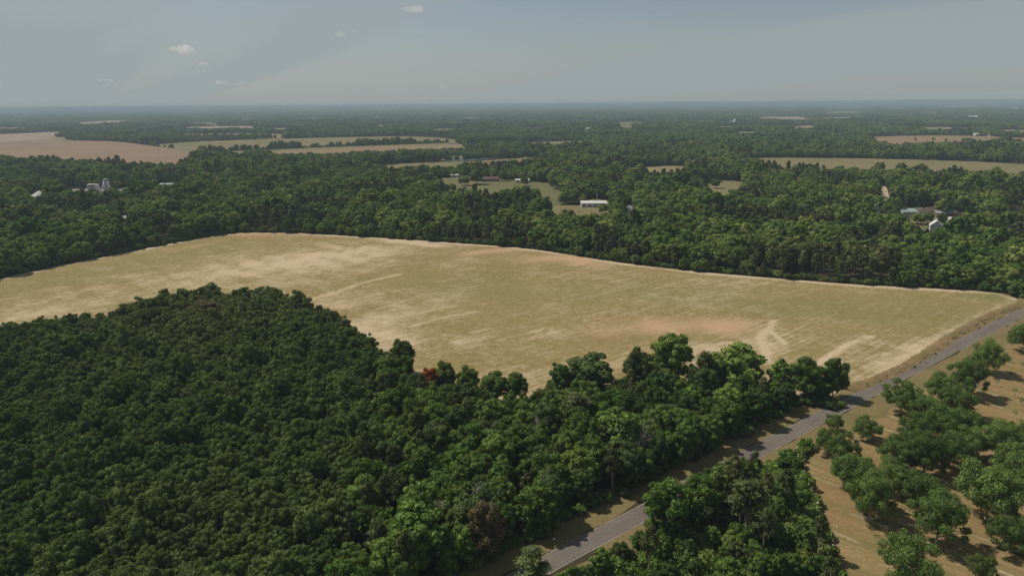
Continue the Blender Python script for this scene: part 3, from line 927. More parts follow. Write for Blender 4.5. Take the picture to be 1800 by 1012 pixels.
# fresh light green trees
for i in range(3):
    R = pr.uniform(3.0, 4.0); h = pr.uniform(11, 14)
    L = lobes_dome(pr, R, h * .54, h * .47, 36, .18, .34, .8, -.75, (.58, .92))
    proto('light', crown_lobes(L, .30, 80, pr), trunk_mesh(pr, h * .8, .2, L[4:10]), 'leaf_light', 'bark')
# pines: irregular tufted heads on tall bare stems
def pine_lobes(r, h, R, n=15):
    out = []
    for i in range(n):
        t = i / (n - 1.0)
        z = h * (.52 + .46 * t)
        w = R * (1.0 - .62 * abs(t - .3) / .7) * r.uniform(.45, .95)
        a = i * 2.4 + r.normal(0, .4)
        k_ = w * (0.75 if t < .93 else .1)
        out.append((math.cos(a) * k_, math.sin(a) * k_, z, R * r.uniform(.24, .40), R * r.uniform(.18, .28)))
    return out
for i in range(5):
    h = pr.uniform(15, 18.5); R = pr.uniform(3.2, 4.4)
    L = pine_lobes(pr, h, R, 17)
    proto('pine', crown_lobes(L, .30, 120, pr, jit=.7, asp=.4, shell=(.4, 1.1), cover=.85, core=.15), trunk_mesh(pr, h * .93, .22, L[2:10]), 'leaf_pine', 'bark_pale')
# orchard trees: wide, open, low
for i in range(6):
    R = pr.uniform(5.6, 6.6); h = pr.uniform(9.6, 11.4)
    L = lobes_dome(pr, R, h * .54, h * .46, 38, .15, .29, .75, -.6, (.48, .95))
    L[0] = (0, 0, h * .52, R * .52, h * .29)
    proto('pecan', crown_lobes(L, .165, 210, pr, jit=.6, core=.18), trunk_mesh(pr, h * .6, .30, L[4:16]), 'leaf_pecan', 'bark_pale')
# shrubs and scrub
for i in range(5):
    R = pr.uniform(1.6, 2.4); h = R * 1.25
    L = lobes_dome(pr, R, h * .45, h * .55, 10, .28, .46, .8, -.3)
    proto('shrub', crown_lobes(L, .19, 170, pr, jit=.5), trunk_mesh(pr, h * .5, .06, L[3:6]), ('leaf_broad', 'leaf_light', 'leaf_dark', 'leaf_broad', 'leaf_mid')[i], 'bark')
# saplings
for i in range(3):
    h = pr.uniform(2.4, 3.2); R = .8
    L = lobes_dome(pr, R, h * .72, h * .28, 7, .32, .5, .8, -.5)
    proto('sapling', crown_lobes(L, .14, 190, pr, jit=.8, cover=.6, core=0), trunk_mesh(pr, h * .8, .05, L[2:5]), 'leaf_light', 'bark_pale')
# woods beyond the field: same make, coarser sprays
for i in range(9):
    R = pr.uniform(4.0, 5.6); h = pr.uniform(11.5, 15.5)
    L = lobes_dome(pr, R, h * .55, h * .47, pr.integers(24, 34), .20, .38, .8, -.75, (.58, .90))
    proto('midbroad', crown_lobes(L, .50, 28, pr, jit=.3), trunk_mesh(pr, h * .75, .25, [], 5), 'leaf_mid' if i % 4 else 'leaf_broad', 'bark')
for i in range(5):
    h = pr.uniform(15, 19); R = pr.uniform(3.2, 4.6)
    L = pine_lobes(pr, h, R, 13)
    proto('midpine', crown_lobes(L, .50, 38, pr, jit=.6, asp=.55, shell=(.5, 1.1)), trunk_mesh(pr, h * .93, .2, [], 5), 'leaf_pine', 'bark')
for i in range(4):
    R = pr.uniform(4.6, 5.8); h = pr.uniform(11, 14.5)
    L = lobes_dome(pr, R, h * .54, h * .48, 9, .34, .5, .8, -.8)
    proto('farbroad', crown_lobes(L, 1.1, 6.5, pr, jit=.3), trunk_mesh(pr, h * .7, .3, [], 3), 'leaf_far', 'bark')
for i in range(3):
    h = pr.uniform(14, 18); R = pr.uniform(3.6, 4.8)
    L = pine_lobes(pr, h, R, 7)
    proto('farpine', crown_lobes(L, 1.2, 7.5, pr, jit=.6, asp=.6), trunk_mesh(pr, h * .9, .3, [], 3), 'leaf_farpine', 'bark')
# far patches of wood: many crowns merged, for the last kilometres
for i in range(5):
    VV = []; FF = []; TT = []; nb_ = 0
    S = 45.0
    for q in range(46):
        x, y = pr.uniform(-S, S, 2)
        R = pr.uniform(4.5, 7.5); h = pr.uniform(9, 15)
        n = 22
        dv = unit(pr.normal(size=(n, 3)) + np.array([0, 0, .3]))
        pt = np.array([x, y, h - R * .8]) + dv * np.array([R, R, R * .8]) * pr.uniform(.8, 1.05, n)[:, None]
        V, _ = leaf_quads(pt, unit(dv + pr.normal(0, .3, dv.shape)), 2.6, pr)
        VV.append(V); TT.append(np.clip(np.full(n, .5 + pr.normal(0, .16)), 0, 1))
    V = np.vstack(VV); T = np.concatenate(TT)
    proto('patch', (V, np.arange(len(V)).reshape(-1, 4), T), ([(0, 0, 0), (.2, 0, 0), (0, 0, 4)], [(0, 1, 2)]), 'leaf_farpine' if i % 2 else 'leaf_far', 'bark')
# bare dead tree
def dead_tree(r, h):
    mb = MB()
    def br(p, dvec, ln, rad, lev):
        q = p + dvec * ln * .5 + Vector(r.normal(0, .04 * ln, 3)); e = p + dvec * ln
        mb.tube([p, q, e], [rad, rad * .8, rad * .5], 5)
        if lev > 0:
            for _ in range(3 + (lev > 1)):
                nd = (dvec + Vector(r.normal(0, .55, 3)) + Vector((0, 0, .15))).normalized()
                br(p + dvec * ln * r.uniform(.5, 1.0), nd, ln * r.uniform(.5, .7), rad * .5, lev - 1)
    br(Vector((0, 0, -.1)), Vector((0, 0, 1)), h * .5, .20, 4)
    return mb.V, mb.F

# ------------------------------------------------------------------ planting
def plant(kind, which, xy, s, rz, name, label, cat, group=None, sz=None, leaf=None, z=0.0):
    cm, tm = PROTO[kind][which % len(PROTO[kind])]
    t = thing(name, (xy[0], xy[1], z), rz, label, cat, group, (s, s, sz or s))
    c_ = bpy.data.objects.new('crown', cm); link(c_, t)
    if leaf:
        c_.data = cm.copy(); c_.data.materials.clear(); c_.data.materials.append(M[leaf])
    link(bpy.data.objects.new('trunk', tm), t)
    return t
def scatter_group(coll):
    g = bpy.data.node_groups.new('plant_out', 'GeometryNodeTree')
    g.interface.new_socket('Geometry', in_out='INPUT', socket_type='NodeSocketGeometry')
    g.interface.new_socket('Geometry', in_out='OUTPUT', socket_type='NodeSocketGeometry')
    gi = g.nodes.new('NodeGroupInput'); go = g.nodes.new('NodeGroupOutput')
    ip = g.nodes.new('GeometryNodeInstanceOnPoints')
    ci = g.nodes.new('GeometryNodeCollectionInfo')
    ci.inputs['Collection'].default_value = coll
    ci.inputs['Separate Children'].default_value = True
    ci.inputs['Reset Children'].default_value = True
    def at_(nm, typ):
        a = g.nodes.new('GeometryNodeInputNamedAttribute'); a.data_type = typ
        a.inputs['Name'].default_value = nm
        return a.outputs['Attribute']
    er = g.nodes.new('FunctionNodeEulerToRotation')
    g.links.new(at_('rot', 'FLOAT_VECTOR'), er.inputs[0])
    g.links.new(gi.outputs[0], ip.inputs['Points'])
    g.links.new(ci.outputs[0], ip.inputs['Instance'])
    ip.inputs['Pick Instance'].default_value = True
    g.links.new(at_('idx', 'INT'), ip.inputs['Instance Index'])
    g.links.new(er.outputs[0], ip.inputs['Rotation'])
    g.links.new(at_('scl', 'FLOAT_VECTOR'), ip.inputs['Scale'])
    g.links.new(ip.outputs[0], go.inputs[0])
    return g
GN = {}
def stuff(name, kind, xy, s, label, r, sz=None, z=0.0):
    n = len(xy)
    if n == 0:
        return
    me = bpy.data.meshes.new(name)
    me.vertices.add(n)
    me.vertices.foreach_set('co', np.column_stack([xy, np.full(n, z)]).astype(np.float32).ravel())
    a = me.attributes.new('rot', 'FLOAT_VECTOR', 'POINT')
    rv = np.column_stack([r.normal(0, .05, n), r.normal(0, .05, n), r.uniform(0, 6.283, n)])
    a.data.foreach_set('vector', rv.astype(np.float32).ravel())
    a = me.attributes.new('scl', 'FLOAT_VECTOR', 'POINT')
    s = np.broadcast_to(s, n)
    zz_ = s * (sz if sz is not None else 1.0)
    a.data.foreach_set('vector', np.column_stack([s, s, zz_]).astype(np.float32).ravel())
    a = me.attributes.new('idx', 'INT', 'POINT')
    a.data.foreach_set('value', r.integers(0, len(PROTO[kind]), n).astype(np.int32))
    o = obj(name, me)
    if kind not in GN:
        GN[kind] = scatter_group(HID[kind])
    md = o.modifiers.new('plants', 'NODES'); md.node_group = GN[kind]
    return struct(o, label, 'stuff')
def jgrid(x0, x1, y0, y1, s, r, j=.42):
    xs = np.arange(float(x0), x1, s); ys = np.arange(float(y0), y1, s * .87)
    X, Y = np.meshgrid(xs, ys)
    X[1::2] += s * .5
    p = np.column_stack([X.ravel(), Y.ravel()])
    return p + r.uniform(-j, j, p.shape) * s
def free(p, polys=None):
    ok = np.ones(len(p), bool)
    for q in (polys if polys is not None else CLEAR):
        ok &= ~inside(p, q)
    return ok
# ------------------------------------------------------------------ near woods between field and road
sr = np.random.default_rng(21)
LEFTEDGE = PP([(-200, 590), (-100, 583), (0, 573), (100, 562), (200, 545), (300, 521), (345, 512), (400, 514), (480, 521), (540, 535), (600, 558), (640, 590), (690, 628)], 8.5)
RIGHTEDGE = PP([(720, 645), (780, 650), (850, 664), (940, 666), (1000, 655), (1050, 648), (1110, 645), (1200, 632), (1300, 634), (1400, 650), (1490, 662)], 11.5)
ROADSIDE = offset(ROADR, 8.5)
ROADSIDE = ROADSIDE[(ROADSIDE[:, 0] > -60) & (ROADSIDE[:, 0] < P(1500, 690)[0])][::-1]
NEARWOOD = np.vstack([LEFTEDGE, RIGHTEDGE, ROADSIDE, [(-200, -30), (-330, 60), (-330, 220)]])
# dividing line between crowded young stand (left) and tall mixed wood (right)
MIXED = np.vstack([PP([(690, 640), (640, 640), (660, 700), (640, 800), (600, 900), (560, 1040)], 8), [(-90, 40), (60, 20)], ROADSIDE[::-1], PP([(1490, 655), (1300, 630), (1100, 640), (900, 655), (760, 640)], 11)])

# trees whose outlines stand out, set by hand: (x, y of the top, height, scale, kind, which)
HERO = []
def hero(px, py, h, kind, which, name, label, cat='tree', wpx=None, leaf=None, group=None):
    cm, tm = PROTO[kind][which % len(PROTO[kind])]
    co = np.empty(len(cm.vertices) * 3, np.float32); cm.vertices.foreach_get('co', co); co = co.reshape(-1, 3)
    H0 = np.percentile(co[:, 2], 99.5); R0 = np.percentile(np.hypot(co[:, 0], co[:, 1]), 97)
    b = P(px, py, h)
    dist = math.sqrt(b[0] ** 2 + b[1] ** 2 + (CAM_H - h) ** 2)
    sz = h / H0
    s = (wpx / 2 * dist / 1200) / R0 if wpx else sz
    HERO.append((b[0], b[1], R0 * s))
    return plant(kind, which, b, s, random.Random(px).uniform(0, 6.28), name, label, cat, group, sz, leaf)
random.seed(4)
hero(364, 499, 12.5, 'broad', 0, 'broadleaf_tree', 'flat topped tree with see-through crown on the upper left wood edge', wpx=40)
hero(424, 505, 11.5, 'broad', 2, 'broadleaf_tree', 'small round tree poking up right of the see-through crowned tree', wpx=36)
hero(462, 507, 11.5, 'broad', 3, 'broadleaf_tree', 'round dark tree at the sharp bend of the upper left wood edge', wpx=48)
hero(704, 599, 13, 'broad', 4, 'broadleaf_tree', 'round dark tree standing proud where the wood edge bends by the field', wpx=44)
hero(710, 624, 11, 'broad', 5, 'broadleaf_tree', 'dark tree just below the proud round tree at the field bend', wpx=36)
hero(753, 648, 10.5, 'broad', 6, 'broadleaf_tree', 'rust red tree at the lower edge of the field', wpx=34, leaf='leaf_rust')
hero(782, 637, 11.5, 'broad', 7, 'broadleaf_tree', 'dark green tree just right of the rust red tree', wpx=44)
hero(822, 646, 11, 'broad', 8, 'broadleaf_tree', 'second dark green tree right of the rust red tree', wpx=44)
hero(868, 655, 11, 'broad', 1, 'broadleaf_tree', 'low rounded tree left of the dip in the field edge', wpx=50)
hero(905, 657, 11, 'broad', 2, 'broadleaf_tree', 'low rounded tree right of the dip in the field edge', wpx=46)
hero(985, 640, 13, 'light', 1, 'broadleaf_tree', 'narrow tree with pointed crown left of the big dark dome', wpx=42)
hero(1040, 625, 15, 'broad', 3, 'broadleaf_tree', 'big dark dome shaped tree against the lower field', wpx=86)
hero(1125, 615, 17, 'broad', 0, 'broadleaf_tree', 'tall tree left of the highest crown at the lower field edge', wpx=54)
hero(1183, 588, 20, 'broad', 4, 'broadleaf_tree', 'highest crown rising over the lower field edge', wpx=78)
hero(1240, 618, 17, 'pine', 2, 'pine_tree', 'brownish thin crowned tree right of the highest crown', wpx=50)
hero(1298, 608, 18, 'light', 0, 'broadleaf_tree', 'tall pale green tree in the middle of the right hand wood', wpx=92, leaf='leaf_broad')
hero(1372, 632, 13, 'light', 2, 'broadleaf_tree', 'small light tree between the tall pale tree and the dark pair by the road', wpx=34)
hero(1420, 631, 14, 'broad', 5, 'broadleaf_tree', 'left one of the dark pair at the wood end by the road', wpx=62)
hero(1472, 629, 14, 'broad', 8, 'broadleaf_tree', 'right one of the dark pair at the wood end by the road', wpx=42)
hero(725, 890, 15, 'light', 0, 'broadleaf_tree', 'bright green tree low in the centre of the wood', wpx=95)
hero(855, 885, 14, 'broad', 6, 'broadleaf_tree', 'brownish olive tree right of the bright green tree', wpx=66, leaf='leaf_brown')
hero(1095, 725, 15, 'light', 1, 'broadleaf_tree', 'fresh green tree in the middle of the mixed wood', wpx=80, leaf='leaf_light')
hero(1010, 690, 14, 'pine', 1, 'pine_tree', 'grey green thin crowned tree behind the big dark dome', wpx=66)
hero(365, 530, 11.5, 'broad', 7, 'broadleaf_tree', 'brownish bare looking tree below the see-through crowned tree', wpx=62, leaf='leaf_brown')
hero(1172, 846, 14.5, 'broad', 2, 'broadleaf_tree', 'tall dark tree hiding the road from the orchard side', wpx=80)
hero(1235, 838, 13, 'broad', 4, 'broadleaf_tree', 'rounded tree hiding the road right of the tall dark one', wpx=62)
hero(1265, 822, 11, 'light', 2, 'broadleaf_tree', 'small fresh tree by the small roadside pine', wpx=40)
hero(1292, 800, 13, 'pine', 3, 'pine_tree', 'small pine standing at the road edge in the tree belt', wpx=40)
hero(1320, 845, 15, 'pine', 4, 'pine_tree', 'pine with pale bare branches in the tree belt', wpx=70)
hero(935, 962, 13, 'pine', 1, 'pine_tree', 'round headed pine overlapping the road at the bottom of the picture', wpx=66)
dv_, df_ = dead_tree(np.random.default_rng(9), 14)
for (px, py, h, s_, lb) in [(808, 852, 13.5, 1.0, 'bare pale dead tree standing in the dark wood'), (945, 722, 14, .8, 'bare grey snag among the mixed wood crowns'), (1130, 745, 14, .7, 'pale dead trunk beside the fresh green tree')]:
    b = P(px, py, h)
    t = thing('dead_tree', (b[0], b[1], 0), px * .1, lb, 'dead tree', None, (s_, s_, 1.0))
    obj('trunk', mesh_from('trunk', dv_, df_, M['bark_white'], smooth=True), t)
    HERO.append((b[0], b[1], 1.5))
rd = offset(ROADR, -6.6)
rd = rd[(ROADR[:, 0] > 36) & (ROADR[:, 0] < 60)]
for i, q in enumerate(resample(rd, 4.2)):
    HERO.append((q[0], q[1], 1.5))
    plant(('broad', 'light', 'broad')[i % 3], i + 3, q, (.52, .62, .56, .5, .6, .52)[i % 6], i * 1.9, 'broadleaf_tree', 'tree leaning over the hidden stretch of road from the scrubby belt', 'tree', 'trees of the belt hiding the road', (.58, .68, .62, .54, .66, .52)[i % 6])
HR = np.array(HERO)
def off_heroes(p, f=.62):
    ok = np.ones(len(p), bool)
    for x, y, rr in HR:
        ok &= ((p[:, 0] - x) ** 2 + (p[:, 1] - y) ** 2) > (rr * f) ** 2
    return ok
def in_view(p, m=60, z=8.0):
    x, y = pix(p, z)
    return (x > -m) & (x < 1800 + m) & (y > 100) & (y < 1012 + m)
def split_big(p, n):
    """indices of the n that show largest, and the rest"""
    v = np.where(in_view(p, -8))[0]
    o = v[np.argsort((p[v] ** 2).sum(1))][:n]
    rest = np.setdiff1d(np.arange(len(p)), o)
    return o, rest

# crowded young stand
p = jgrid(-330, 60, 20, 400, 2.5, sr, .38)
p = p[inside(p, NEARWOOD)]
lf = inside(p, MIXED)
p = p[~lf]
p = p[free(p, [ROADCLEAR]) & off_heroes(p)]
p = p[in_view(p, 260)]
gap = Waves(26, 31)(p)
p = p[gap > -1.12]
sY = (1.0 + .13 * Waves(45, 32)(p)) * sr.uniform(.62, 1.05, len(p))
far_ = np.clip((p[:, 1] - 200) / 130, 0, 1)
sY *= 1 + .45 * far_
sY = np.where((sr.uniform(size=len(p)) < .12) & (far_ < .35), sY * 1.32, sY)
keep = sr.uniform(size=len(p)) > .42 * far_
p, sY = p[keep], sY[keep]
dE, _ = seg_dist(p, np.vstack([LEFTEDGE]))
o, rest = split_big(p, 300)
for i in o:
    plant('young', int(sr.integers(0, 8)), p[i], sY[i], sr.uniform(0, 6.28), 'young_tree', 'small dark green tree crowded in the uniform stand along the bottom left', 'tree', 'crowded young trees of the bottom left stand', sY[i] * sr.uniform(1.06, 1.3))
szv = sr.uniform(1.05, 1.32, len(p)) / (1 + .22 * far_[keep])
stuff('young_woodland', 'young', p[rest], sY[rest], 'dense dark young woodland filling the left below the field', sr, szv[rest])
# bigger broadleaf crowns sprinkled through its upper half
p = jgrid(-330, 0, 190, 360, 10, sr, .45)
p = p[inside(p, NEARWOOD) & ~inside(p, MIXED)]
p = p[(sr.uniform(size=len(p)) < .42) & off_heroes(p, 1.0)]
dE, _ = seg_dist(p, LEFTEDGE)
p = p[(dE > 2.5)]
p = p[in_view(p, 60)]
for q in p:
    s_ = sr.uniform(.55, .78)
    plant('light' if sr.uniform() < .25 else 'broad', int(sr.integers(0, 9)), q, s_, sr.uniform(0, 6.28), 'broadleaf_tree', 'larger rounded crown standing among the upper left wood', 'tree', 'larger crowns of the upper left wood', s_ * .95)

# darker pines and crowns standing out of the lower half
p = jgrid(-250, 0, 60, 215, 11, sr, .45)
p = p[inside(p, NEARWOOD) & ~inside(p, MIXED)]
p = p[(sr.uniform(size=len(p)) < .22) & off_heroes(p, 1.0)]
p = p[in_view(p, 40)]
for q in p:
    s_ = sr.uniform(.42, .60)
    plant('pine' if sr.uniform() < .35 else ('light' if sr.uniform() < .4 else 'broad'), int(sr.integers(0, 9)), q, s_, sr.uniform(0, 6.28), 'broadleaf_tree', 'crown standing a little above the young stand at the lower left', 'tree', 'taller crowns in the young stand', s_ * 1.05)
# tall mixed wood on the right
p = jgrid(-120, 180, 20, 320, 5.4, sr, .4)
p = p[inside(p, NEARWOOD) & inside(p, MIXED)]
dR, _ = seg_dist(p, ROAD)
p = p[(dR > 8.4) & off_heroes(p, .6)]
p = p[in_view(p, 120)]
dR, _ = seg_dist(p, ROAD)
dF, _ = seg_dist(p, RIGHTEDGE)
kindn = Waves(30, 41)(p)
for i, q in enumerate(p):
    u = sr.uniform()
    s_ = sr.uniform(.58, .95) * (1 - .25 * math.exp(-(dF[i] / 7) ** 2))
    if u < .12 + .1 * (kindn[i] > .6):
        plant('pine', int(sr.integers(0, 5)), q, s_ * .95, sr.uniform(0, 6.28), 'pine_tree', 'grey green pine mixed into the tall wood beside the road', 'tree', 'pines of the tall roadside wood', s_ * .9)
    elif u < .40:
        plant('light', int(sr.integers(0, 3)), q, s_ * 1.05, sr.uniform(0, 6.28), 'broadleaf_tree', 'fresh green narrow crowned tree in the tall roadside wood', 'tree', 'fresh green trees of the tall roadside wood', s_)
    else:
        plant('broad', int(sr.integers(0, 9)), q, s_, sr.uniform(0, 6.28), 'woodland_tree', 'dark broad crowned tree in the tall wood left of the road', 'tree', 'dark trees of the tall roadside wood', s_ * sr.uniform(.9, 1.1))
# scrub along the wood edges
def edge_scrub(line, lo, hi, step, kind, lab, name, smin=.5, smax=1.0, poly=None):
    L = resample(line, step)
    t = np.gradient(L, axis=0); t /= np.linalg.norm(t, axis=1)[:, None]
    q = L + np.column_stack([-t[:, 1], t[:, 0]]) * sr.uniform(lo, hi, len(L))[:, None] + sr.normal(0, .5, L.shape)
    q = q[in_view(q, 60, 1)]
    if poly is not None:
        q = q[poly(q)]
    return stuff(name, kind, q, sr.uniform(smin, smax, len(q)), lab, sr)
edge_scrub(ROADSIDE, -3.4, .4, 1.0, 'shrub', 'scrub along the foot of the roadside wood', 'undergrowth', .5, 1.15)
edge_scrub(np.vstack([LEFTEDGE, RIGHTEDGE]), -1.0, 4.5, 1.1, 'shrub', 'scrub along the field edge of the near wood', 'undergrowth', .6, 1.3)
edge_scrub(np.repeat(BL, 1, 0), min(side * .3, side * 4.5), max(side * .3, side * 4.5), .5, 'shrub', 'low weeds growing on the reddish bank', 'weeds', .05, .24)

# ------------------------------------------------------------------ belt between road and orchard
BELT = np.vstack([PP([(1432, 772), (1405, 812), (1424, 870), (1450, 930), (1475, 985), (1490, 1060)]), [(40, 70)], (offset(ROADR, -7.0)[(ROADR[:, 0] > -40) & (ROADR[:, 0] < P(1432, 772)[0] - 3)])])
p = jgrid(-40, 110, 60, 200, 2.95, sr, .42)
p = p[inside(p, BELT)]
p = p[in_view(p, 120, 2) & off_heroes(p, .2)]
dB, _ = seg_dist(p, BELT, True)
big = (sr.uniform(size=len(p)) < .24) & (dB > 2.0) & (p[:, 0] < 66)
for i, q in enumerate(p):
    u = sr.uniform()
    if big[i] and u < .10:
        s_ = sr.uniform(.55, .8)
        plant('pine', int(sr.integers(0, 5)), q, s_, sr.uniform(0, 6.28), 'pine_tree', 'pine in the scrubby belt between road and orchard', 'tree', 'pines of the belt by the orchard')
    elif big[i]:
        s_ = sr.uniform(.32, .54)
        plant('broad' if u < .50 else 'light', int(sr.integers(0, 9)), q, s_, sr.uniform(0, 6.28), 'broadleaf_tree', 'broadleaf tree in the scrubby belt between road and orchard', 'tree', 'broadleaf trees of the belt by the orchard')
    else:
        s_ = sr.uniform(.8, 1.5)
        plant('shrub', int(sr.choice([0, 1, 1, 3, 4])), q, s_, sr.uniform(0, 6.28), 'shrub', 'bushy shrub in the scrubby belt between road and orchard', 'shrub', 'shrubs of the belt by the orchard')
# flowering elder heads along its orchard side
fl = MB()
for q in resample(PP([(1400, 800), (1402, 815), (1424, 870), (1450, 930), (1475, 985)]), .5):
    if sr.uniform() < .5:
        a = sr.normal(0, .8, 2); z_ = sr.uniform(1.2, 2.8); r_ = sr.uniform(.10, .22)
        c0 = np.array([q[0] + a[0], q[1] + a[1], z_])
        fl.raw([c0 + (r_ * math.cos(t), r_ * math.sin(t), sr.normal(0, .03)) for t in np.linspace(0, 6.283, 7)[:-1]], [(0, 1, 2, 3, 4, 5)])
struct(fl.build('blossom', M['blossom']), 'white flower heads on the belt shrubs facing the orchard', 'stuff')

# ------------------------------------------------------------------ orchard
PEC = [(1465, 757, 34, 'slender orchard tree standing alone nearest the road'), (1523, 772, 46, 'rounded orchard tree alone on bare ground right of the slender one'),
       (1733, 655, 54, 'lone orchard tree above the others near the road verge'), (1800, 618, 54, 'orchard tree cut by the right picture edge near the road'),
       (1733, 912, 98, 'broadest orchard tree, its pale trunk showing in the lower right'), (1645, 957, 86, 'orchard tree in front of the broadest one, pale trunk showing'),
       (1590, 1028, 100, 'orchard tree cut off by the bottom picture edge'), (1772, 970, 70, 'orchard tree near the right edge below the broadest one'),
       (1722, 1022, 46, 'small orchard tree low in the right corner')]
for i, (px, py, w, lb) in enumerate(PEC):
    b = P(px, py); dist = math.sqrt(b @ b + CAM_H ** 2)
    s_ = w / 2 * dist / 1200 / 6.85
    plant('pecan', i, b, s_, i * 1.3, 'orchard_tree', lb, 'tree', None, max(s_, .5) * 1.12)
grp = [(1582, 727, 62), (1624, 745, 62), (1655, 712, 56), (1698, 695, 60), (1680, 730, 60), (1612, 778, 64), (1660, 775, 62), (1697, 770, 56), (1578, 832, 68), (1622, 838, 68), (1604, 803, 60), (1665, 822, 66), (1700, 806, 60), (1618, 892, 72), (1570, 866, 62), (1750, 808, 66), (1790, 800, 66), (1788, 848, 70), (1835, 830, 70), (1840, 790, 66), (1830, 900, 80), (1850, 960, 84)]
for i, (px, py, w) in enumerate(grp):
    b = P(px, py); dist = math.sqrt(b @ b + CAM_H ** 2)
    s_ = w / 2 * dist / 1200 / 6.85
    plant('pecan', i + 2, b, s_, i * 2.1, 'orchard_tree', 'orchard tree in the close grown block right of the bare grass lane', 'tree', 'orchard trees of the close grown block', s_ * sr.uniform(1.0, 1.2))
for i, (px, py, w) in enumerate([(1455, 800, 48), (1478, 822, 58), (1492, 858, 66), (1515, 890, 78), (1528, 915, 74)]):
    b = P(px, py); dist = math.sqrt(b @ b + CAM_H ** 2)
    s_ = w / 2 * dist / 1200 / 6.85
    plant('pecan', i + 1, b, s_, i * 1.7, 'orchard_tree', ('uppermost', 'second from the top', 'middle', 'second from the bottom', 'lowest')[i] + ' tree of the orchard row beside the scrubby belt', 'tree', 'orchard trees of the row by the belt', s_ * 1.25)
for i, (px, py) in enumerate([(1768, 636), (1776, 666), (1752.5, 678), (1782, 698), (1755, 712), (1797, 650), (1782, 736), (1743, 745), (1540, 956), (1800, 684), (1795, 712)]):
    b = P(px, py)
    plant('sapling', i, b, sr.uniform(.9, 1.2), i, 'sapling', 'sapling on the bottom left of the orchard grass by the lower tree' if px == 1540 else 'thin staked sapling in the bare upper right of the orchard', 'sapling', None if px == 1540 else 'saplings in the upper right orchard')

q = jgrid(100, 420, 40, 330, 12.5, sr, .12)
qx_, qy_ = pix(q, 3)
q = q[inside(q, ORCH) & ((qx_ > 1885) | (qy_ > 1090)) & (qy_ > 560)]
dQ, _ = seg_dist(q, ROAD)
q = q[dQ > 22]
stuff('orchard_grove', 'pecan', q, sr.uniform(.75, 1.0, len(q)), 'rest of the orchard beyond the right picture edge', sr)
# ------------------------------------------------------------------ woods beyond the field
BEYOND_NEAR = np.vstack([FAR_EDGE])
p = jgrid(-1500, 1500, 250, 1500, 7.3, sr, .42)
p = p[in_view(p, 200, 8) | (np.abs(p[:, 0]) < .0)]
p = p[free(p)]
dW, nw = seg_dist(p, FAR_EDGE)
# keep only land beyond the field, not the near woods or orchard
near_side = inside(p, NEARWOOD) | inside(p, BELT)
p = p[~near_side]
dRd, _ = seg_dist(p, ROAD)
sx_ = p[:, 0] < 232
left_of_road = (p[:, 1] > np.interp(p[:, 0], ROAD[:, 0], ROAD[:, 1]))
dW, _ = seg_dist(p, FAR_EDGE)
p = p[left_of_road & (dRd > 12)]
# stay behind the far edge (as seen: above it in the picture)
ex, ey = pix(FAR_EDGE)
qx, qy = pix(p)
p = p[(qy < np.interp(qx, ex, ey, left=540, right=560) + .5) | (qx > 1800) | (qx < -60)]
dW, _ = seg_dist(p, FAR_EDGE)
pn = Waves(170, 51)(p) + .5 * Waves(50, 52)(p)
isp = pn > .40
den = sr.uniform(size=len(p)) > .04
p, isp, dW = p[den], isp[den], dW[den]
hh_ = 1 + .16 * Waves(60, 54)(p)
sM = sr.uniform(.78, 1.32, len(p)) * hh_
sM *= 1 - .35 * np.exp(-(dW / 6) ** 2)
sM = np.where(sr.uniform(size=len(p)) < .06, sM * 1.3, sM)
pb, sb = p[~isp], sM[~isp]; pp_, sp_ = p[isp], sM[isp]
o, rest = split_big(pb, 300)
for i in o:
    plant('midbroad', int(sr.integers(0, 9)), pb[i], sb[i], sr.uniform(0, 6.28), 'forest_tree', 'rounded green tree in the front of the woods beyond the field', 'tree', 'front trees of the woods beyond the field', sb[i] * .80)
stuff('woodland', 'midbroad', pb[rest], sb[rest], 'broadleaf woodland stretching behind the crop field', sr, sr.uniform(.70, .95, len(rest)))
o, rest = split_big(pp_, 160)
for i in o:
    plant('midpine', int(sr.integers(0, 5)), pp_[i], sp_[i] * .9, sr.uniform(0, 6.28), 'pine_tree', 'dark brownish pine in the woods beyond the field', 'tree', 'pines of the woods beyond the field', sp_[i] * .70)
stuff('pine_woodland', 'midpine', pp_[rest], sp_[rest] * .92, 'dark pine woodland stretching behind the crop field', sr, sr.uniform(.68, .88, len(rest)))
edge_scrub(resample(FAR_EDGE, 3.0), 2.0, 6.0, 1.6, 'shrub', 'scrub along the far edge of the crop field', 'undergrowth', .7, 1.5)
for px, py in [(948, 420), (1182, 395), (1655, 450)]:
    hero(px, py, 7, 'midbroad', px, 'broadleaf_tree', {948: 'small reddish tree at the far field edge near the centre', 1182: 'reddish crown in the woods below the small house', 1655: 'brown leafless looking crown in the right hand woods'}[px], wpx=9, leaf='leaf_rust' if px < 1600 else 'leaf_brown')
# 1.5 to 4 km
p = jgrid(-3900, 3900, 1450, 4000, 10.5, sr, .45)
p = p[in_view(p, 160, 8)]
p = p[p[:, 1] > 1490]
p = p[free(p)]
pn = Waves(420, 61)(p) + .5 * Waves(120, 62)(p)
isp = pn > .55
hgt = 1 + .22 * Waves(260, 63)(p)
den = sr.uniform(size=len(p)) > .06
low = Waves(380, 64)(p) > 1.05          # young replanted stands
s_ = sr.uniform(.75, 1.2, len(p)) * hgt
s_ = np.where(low, s_ * .45, s_)
m = den & ~isp
stuff('far_woodland', 'farbroad', p[m], s_[m], 'hazy broadleaf woods between the far fields', sr, sr.uniform(.85, 1.15, m.sum()))
m = den & isp
stuff('far_pine_woodland', 'farpine', p[m], s_[m] * .95, 'hazy dark pine woods between the far fields', sr, sr.uniform(.8, 1.0, m.sum()))
